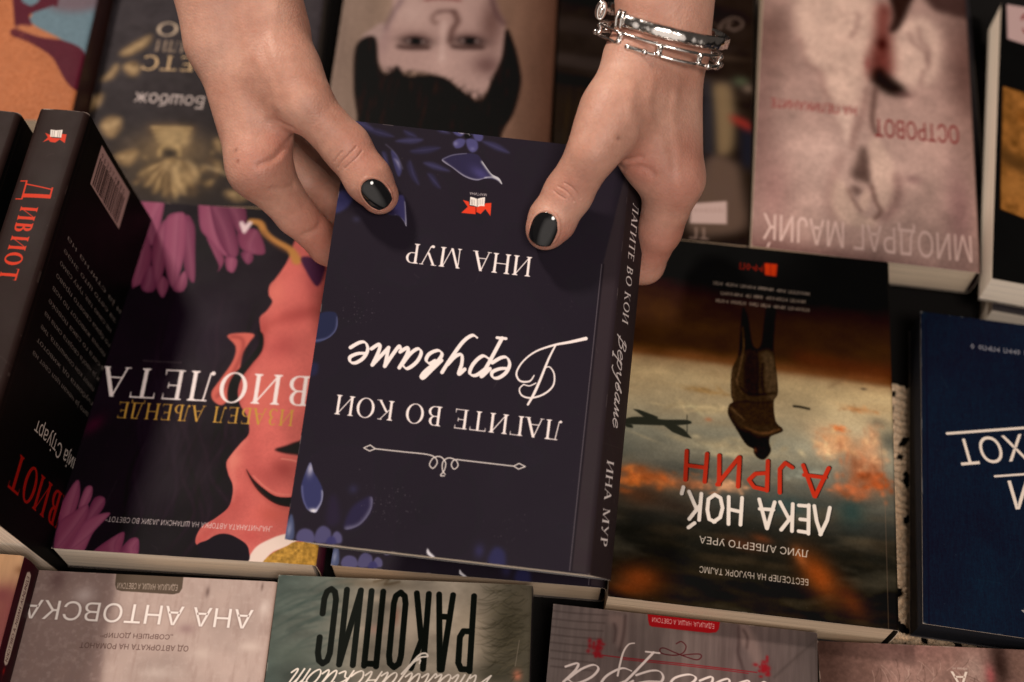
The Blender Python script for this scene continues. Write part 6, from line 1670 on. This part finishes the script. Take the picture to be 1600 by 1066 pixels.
HAND_BRACELET = {
    'body': [((0.07475, 0.15729, 0.24000, 0.02092), (0.07275, 0.06560, 0.17700, 0.01541), 0.01200), ((0.05439, 0.15650, 0.24000, 0.02090), (0.06089, 0.06520, 0.17700, 0.01600), 0.01400), ((0.05833, 0.05448, 0.17600, 0.01529), (0.06819, 0.01461, 0.14300, 0.01346), 0.01000), ((0.07462, 0.06025, 0.17000, 0.01073), (0.07462, 0.01330, 0.13900, 0.01262), 0.01000), ((0.05089, 0.05043, 0.17600, 0.01231), (0.04011, 0.01808, 0.17000, 0.01181), 0.01000), ((0.05156, 0.03339, 0.16500, 0.01411), (0.05717, 0.02083, 0.15000, 0.01071), 0.01400)],
    'fingers': [([(0.04213, 0.02460, 0.17100, 0.01330), (0.03367, 0.00662, 0.16600, 0.01091), (0.02398, -0.00266, 0.14800, 0.01083), (0.01679, -0.01228, 0.13950, 0.01059), (0.01399, -0.01601, 0.13650, 0.00884)], 0.01000), ([(0.07402, 0.01328, 0.13900, 0.01382), (0.06972, 0.00028, 0.11500, 0.01016), (0.06439, -0.00375, 0.09100, 0.00984), (0.04017, -0.00927, 0.09150, 0.00822)], 0.00500), ([(0.07366, 0.03439, 0.11500, 0.01264), (0.07538, 0.02273, 0.08600, 0.00880), (0.05418, -0.00167, 0.09550, 0.00727)], 0.00600), ([(0.07281, 0.05328, 0.10000, 0.01178), (0.07790, 0.03755, 0.08000, 0.00831), (0.05412, 0.00724, 0.09800, 0.00666)], 0.00600)],
    'creases': [[(0.01892, -0.00656, 0.15843), (0.02200, -0.00867, 0.15867), (0.02459, -0.01062, 0.15720), (0.02611, -0.01198, 0.15508)], [(0.02161, -0.00609, 0.16077), (0.02484, -0.00811, 0.16040), (0.02747, -0.00976, 0.15828), (0.02902, -0.01083, 0.15576)], [(0.01705, -0.00737, 0.15635), (0.01931, -0.00967, 0.15634), (0.02199, -0.01121, 0.15599)]],
    'folds': [[(0.05052, 0.01017, 0.15681), (0.05670, 0.01023, 0.15913)], [(0.04881, 0.01165, 0.14825), (0.05496, 0.00823, 0.15463), (0.06023, 0.00656, 0.15500), (0.06248, 0.00495, 0.15347)]],
    'veins': [[(0.07231, 0.03909, 0.17698), (0.07028, 0.02580, 0.17066), (0.07354, 0.01296, 0.15926), (0.07355, 0.00257, 0.15140)], [(0.05984, 0.03484, 0.18376), (0.05862, 0.02265, 0.17864), (0.06586, 0.01363, 0.16282), (0.06858, 0.00544, 0.15463)], [(0.05095, 0.03079, 0.18606), (0.04950, 0.01842, 0.18354), (0.05329, 0.01154, 0.17206)]],
    'moles': [((0.04444, 0.00657, 0.17770), 0.00070)],
    'flush': [((0.07602, 0.00016, 0.14736), 0.01200, 0.40000), ((0.05636, 0.00776, 0.15483), 0.00800, 0.50000), ((0.06967, -0.01089, 0.10966), 0.01200, 0.50000), ((0.02403, -0.00941, 0.15860), 0.00800, 0.30000), ((0.00900, -0.02287, 0.13927), 0.00600, 0.50000), ((0.02208, -0.02215, 0.14038), 0.00600, 0.50000), ((0.07833, 0.01203, 0.15586), 0.01000, 0.30000)],
    'nail': ((0.01272, -0.02111, 0.14522), (-0.26238, -0.49653, -0.82741), (0.90502, -0.42413, -0.03246), (-0.33481, -0.75734, 0.56065), 0.00767, 0.00594)}
CUFF = ((0.06604, 0.07042, 0.18000), (0.02806, -0.00947, 0.00000), (-0.00592, -0.01753, 0.01618), (0.21054, 0.62366, 0.75281))
CHAIN = ((0.06442, 0.06267, 0.17650), (0.02609, -0.00873, 0.00000), (-0.00542, -0.01620, 0.01506), (0.20975, 0.62716, 0.75012))

def refine(V, Q, close):
    bm = bmesh.new()
    vs_ = [bm.verts.new(v) for v in V]
    for f in Q: bm.faces.new([vs_[i] for i in f])
    bm.edges.ensure_lookup_table()
    for i, v in enumerate(vs_): v.tag = bool(close[i])
    ed = [e for e in bm.edges if e.verts[0].tag and e.verts[1].tag]
    bmesh.ops.subdivide_edges(bm, edges=ed, cuts=2, use_grid_fill=True)
    bm.verts.index_update()
    V2 = np.array([v.co[:] for v in bm.verts])
    F2 = [[v.index for v in f.verts] for f in bm.faces]
    bm.free()
    return V2, F2

def finish_hand(H):
    V, Q = polygonise(H, 0.00085)
    crease_pts = np.array([p for L_ in H['creases'] for p in catmull(L_, False, 5)])
    c0 = np.array(H['nail'][0])
    close = np.zeros(len(V), bool)
    box = np.abs(V - c0).max(1) < 0.05
    d2 = ((V[box][:, None] - crease_pts[None]) ** 2).sum(-1).min(1)
    close[box] = (d2 < 0.0055 ** 2) | (((V[box] - c0) ** 2).sum(1) < 0.0115 ** 2)
    V, Q = refine(V, Q, close)
    for it in range(2):
        V = V - field_normal(V, H) * hand_field(V, H)[:, None]
    N = field_normal(V, H)
    V = groove(V, N, H['veins'], -0.00045, 0.0019)
    V = groove(V, N, H['creases'], 0.0004, 0.00032)
    V = groove(V, N, H['folds'], 0.0008, 0.0012)
    fl = np.zeros(len(V))
    for p, r, k in H['flush']:
        fl = np.maximum(fl, k * np.exp(-((V - np.array(p)) ** 2).sum(1) / (2 * r * r)))
    mo = np.zeros(len(V))
    for p, r in H['moles']:
        mo = np.maximum(mo, 0.7 * np.exp(-((V - np.array(p)) ** 2).sum(1) / (2 * r * r)))
    # skin dips under the nail and swells around it
    c, ax, la, no = (np.array(v) for v in H['nail'][:4])
    L, W = H['nail'][4:6]
    u, v, d = (V - c) @ ax, (V - c) @ la, (V - c) @ no
    near = (np.abs(d) < 0.007) & (N @ no > 0.05) & (u < L * 1.05)
    rho = np.sqrt((u / L) ** 2 + (v / W) ** 2)
    V = V + N * (near * (0.0006 * np.exp(-((rho - 1.14) / 0.10) ** 2) - 0.0007 * np.clip((1.02 - rho) * 4, 0, 1)))[:, None]
    return V, Q, fl, mo

def nail_mesh(H, parent, mat):
    """polished nail: a curved plate following the thumb tip, slightly longer than the finger"""
    c, ax, la, no = (np.array(v, float) for v in H['nail'][:4])
    L, W = H['nail'][4], H['nail'][5]
    nu, nv = 20, 16
    P = []
    for i in range(nu + 1):
        u = -1 + 2 * i / nu
        # outline: round cuticle end (u = -1), squared-off free edge (u = 1)
        wd = (1 - max(0, -u) ** 2.3 * 0.97) ** 0.5 * (1 - 0.16 * max(0, u) ** 2.5 - 0.2 * max(0, (u - 0.8) / 0.2) ** 3)
        for j in range(nv + 1):
            v = -1 + 2 * j / nv
            end = -0.10 * v * v * max(0, u) * L
            p = c + ax * (u * L + end) + la * (v * W * wd) + no * 0.004
            P.append(p)
    P = np.array(P)
    S = P.copy()
    for it in range(30):
        S = S - no * np.clip(hand_field(S, H), -0.002, 0.002)[:, None] * 0.7
    # fit a smooth quadratic sheet to the skin under the nail
    uu, vv = ((P - c) @ ax), ((P - c) @ la)
    hh = (S - c) @ no
    ok = (uu < L * 0.3) & (np.abs(vv) < W * 0.9)
    A = np.stack([np.ones_like(uu), uu, vv], -1)
    bend = -16.0 * uu * uu - 62.0 * vv * vv
    co = np.linalg.lstsq(A[ok], (hh - bend)[ok], rcond=None)[0]
    h2 = A @ co + bend + np.interp(uu / L, (-1, -0.7, 0, 1), (-0.0004, 0.0001, 0.0004, 0.0006))
    edge = np.clip((np.abs(vv) / W) ** 6, 0, 1)
    T = c + ax * uu[:, None] + la * vv[:, None] + no * (h2 - 0.0002 * edge)[:, None]
    F = [(i * (nv + 1) + j, (i + 1) * (nv + 1) + j, (i + 1) * (nv + 1) + j + 1, i * (nv + 1) + j + 1) for i in range(nu) for j in range(nv)]
    o = mesh_obj('thumb_nail', T, F, mat, parent)
    sm = o.modifiers.new('thickness', 'SOLIDIFY'); sm.thickness = 0.0007; sm.offset = 0.6
    bv = o.modifiers.new('round', 'BEVEL'); bv.width = 0.00025; bv.segments = 2; bv.limit_method = 'ANGLE'
    return o

skin = skin_mat()
allV, allF, allfl, allmo, base = [], [], [], [], 0
for H in (HAND_BARE, HAND_BRACELET):
    V, Q, fl, mo = finish_hand(H)
    allV.append(V); allF += [[i + base for i in f] for f in Q]; allfl.append(fl); allmo.append(mo)
    base += len(V)
V, Q = np.concatenate(allV), allF
person = mesh_obj('person', V, Q, skin)
for nm, arr in (('flush', np.concatenate(allfl)), ('mole', np.concatenate(allmo))):
    at = person.data.attributes.new(nm, 'FLOAT', 'POINT')
    at.data.foreach_set('value', arr.astype(np.float32))
tag(person, 'person reaching in with two bare hands, holding up the dark floral novel', 'person')

polish, nt, b = new_mat('black_polish')
b.inputs['Base Color'].default_value = (0.006, 0.006, 0.007, 1)
b.inputs['Roughness'].default_value = 0.07
b.inputs['Coat Weight'].default_value = 0.15
b.inputs['Coat Roughness'].default_value = 0.03
nz = nt.nodes.new('ShaderNodeTexNoise'); nz.inputs['Scale'].default_value = 120
tcn = nt.nodes.new('ShaderNodeTexCoord'); nt.links.new(tcn.outputs['Object'], nz.inputs['Vector'])
bpn = nt.nodes.new('ShaderNodeBump'); bpn.inputs['Strength'].default_value = 0.05; bpn.inputs['Distance'].default_value = 0.0005
nt.links.new(nz.outputs[0], bpn.inputs['Height']); nt.links.new(bpn.outputs[0], b.inputs['Normal'])
for H in (HAND_BARE, HAND_BRACELET): nail_mesh(H, person, polish)

# ---------------------------------------------------------------- bracelets
silver, nt, b = new_mat('silver')
b.inputs['Base Color'].default_value = (0.78, 0.74, 0.71, 1)
b.inputs['Metallic'].default_value = 1.0
b.inputs['Roughness'].default_value = 0.16
nz = nt.nodes.new('ShaderNodeTexNoise'); nz.inputs['Scale'].default_value = 220; nz.inputs['Detail'].default_value = 3
tcn = nt.nodes.new('ShaderNodeTexCoord'); nt.links.new(tcn.outputs['Object'], nz.inputs['Vector'])
bpn = nt.nodes.new('ShaderNodeBump'); bpn.inputs['Strength'].default_value = 0.35; bpn.inputs['Distance'].default_value = 0.001
nt.links.new(nz.outputs[0], bpn.inputs['Height']); nt.links.new(bpn.outputs[0], b.inputs['Normal'])

def ring_frame(B):
    return [np.array(v, float) for v in B]
def ring_pt(B, a, push=0.0, up=0.0):
    c, e1, e2, ax = B
    r1, r2 = np.linalg.norm(e1), np.linalg.norm(e2)
    return c + e1 / r1 * (r1 + push) * math.cos(a) + e2 / r2 * (r2 + push) * math.sin(a) + ax * up

def cuff(B, width, thick):
    """hammered flat cuff, open at one side, a collar at each end"""
    V, F = [], []
    n = 96; a0, a1 = 2.75, 2.75 + 5.75
    q = np.random.default_rng(3)
    for i in range(n + 1):
        a = a0 + (a1 - a0) * i / n
        ham = 0.0004 * math.sin(i * 0.9) + 0.0003 * math.sin(i * 2.3)
        for (p, u) in ((0, -.5), (thick, -.42), (thick * 1.15, 0), (thick, .42), (0, .5), (-0.0001, 0)):
            V.append(ring_pt(B, a, p + (ham if p > 0 else 0), u * width))
    for i in range(n):
        for k in range(6):
            F.append((i * 6 + k, i * 6 + (k + 1) % 6, (i + 1) * 6 + (k + 1) % 6, (i + 1) * 6 + k))
    F.append(tuple(range(6))[::-1]); F.append(tuple(n * 6 + k for k in range(6)))
    root = mesh_obj('bangle', V, F, silver)
    for a in (a0 + 0.02, a0 + 0.11, a1 - 0.02, a1 - 0.11):
        t = np.linspace(0, 2 * math.pi, 16, endpoint=False)
        P = [ring_pt(B, a, thick * 0.5 + 0.0017 * math.cos(x), (width * 0.62) * math.sin(x)) for x in t]
        v, f = tube([(P, 0.0008, True)], 0.0008, 8)
        mesh_obj('collar', v, f, silver, root)
    return root

def sphere(c, r, n=10):
    V = [c + r * np.array([math.sin(p) * math.cos(t), math.sin(p) * math.sin(t), math.cos(p)]) for p in np.linspace(0.05, math.pi - 0.05, n) for t in np.linspace(0, 2 * math.pi, 2 * n, endpoint=False)]
    m = 2 * n
    F = [(i * m + k, (i + 1) * m + k, (i + 1) * m + (k + 1) % m, i * m + (k + 1) % m) for i in range(n - 1) for k in range(m)]
    F.append(tuple(range(m))[::-1]); F.append(tuple((n - 1) * m + k for k in range(m)))
    return V, F

def chain(B):
    root = bpy.data.objects.new('chain_bracelet', None)
    root.empty_display_size = 0.02
    root.location = B[0]
    col.objects.link(root)
    bpy.context.view_layer.update()
    inv = root.matrix_world.inverted()
    def add(nm, v, f):
        v = [inv @ Vector(p) for p in v]
        return mesh_obj(nm, v, f, silver, root)
    L = 9
    for k in range(L):
        a0 = 2 * math.pi * k / L + 0.12
        a1 = a0 + 2 * math.pi / L * 0.80
        pts = []
        m = 12
        for i in range(m + 1): pts.append(ring_pt(B, a0 + (a1 - a0) * i / m, 0.0012, 0.0024))
        for i in range(1, 6):
            x = math.pi * i / 6
            pts.append(ring_pt(B, a1 + 0.05 * math.sin(x), 0.0012, 0.0024 * math.cos(x)))
        for i in range(m + 1): pts.append(ring_pt(B, a1 + (a0 - a1) * i / m, 0.0012, -0.0024))
        for i in range(1, 6):
            x = math.pi * i / 6
            pts.append(ring_pt(B, a0 - 0.05 * math.sin(x), 0.0012, -0.0024 * math.cos(x)))
        v, f = tube([(pts, 0.0008, True)], 0.0008, 8)
        add('link', v, f)
        am = a1 + (2 * math.pi / L * 0.20) / 2
        for u in (0.0016, -0.0016):
            v, f = sphere(ring_pt(B, am, 0.0014, u), 0.0015)
            add('bead', v, f)
        if k % 2 == 0:
            bar = [ring_pt(B, a0 + (a1 - a0) * t, 0.0022, -0.0024) for t in np.linspace(0.25, 0.75, 8)]
            v, f = tube([(bar, 0.0012, False)], 0.0012, 8)
            o = add('bar', v, f)
            for e in (bar[0], bar[-1]):
                v, f = sphere(e, 0.0016)
                add('bead', v, f)
    return root
tag(cuff([np.array(v) for v in CUFF], 0.0062, 0.0012), 'wide hammered silver bangle worn above the chain bracelet', 'bracelet', 'silver bracelets on the wrist')
tag(chain([np.array(v) for v in CHAIN]), 'silver chain bracelet of long links with small round beads', 'bracelet', 'silver bracelets on the wrist')
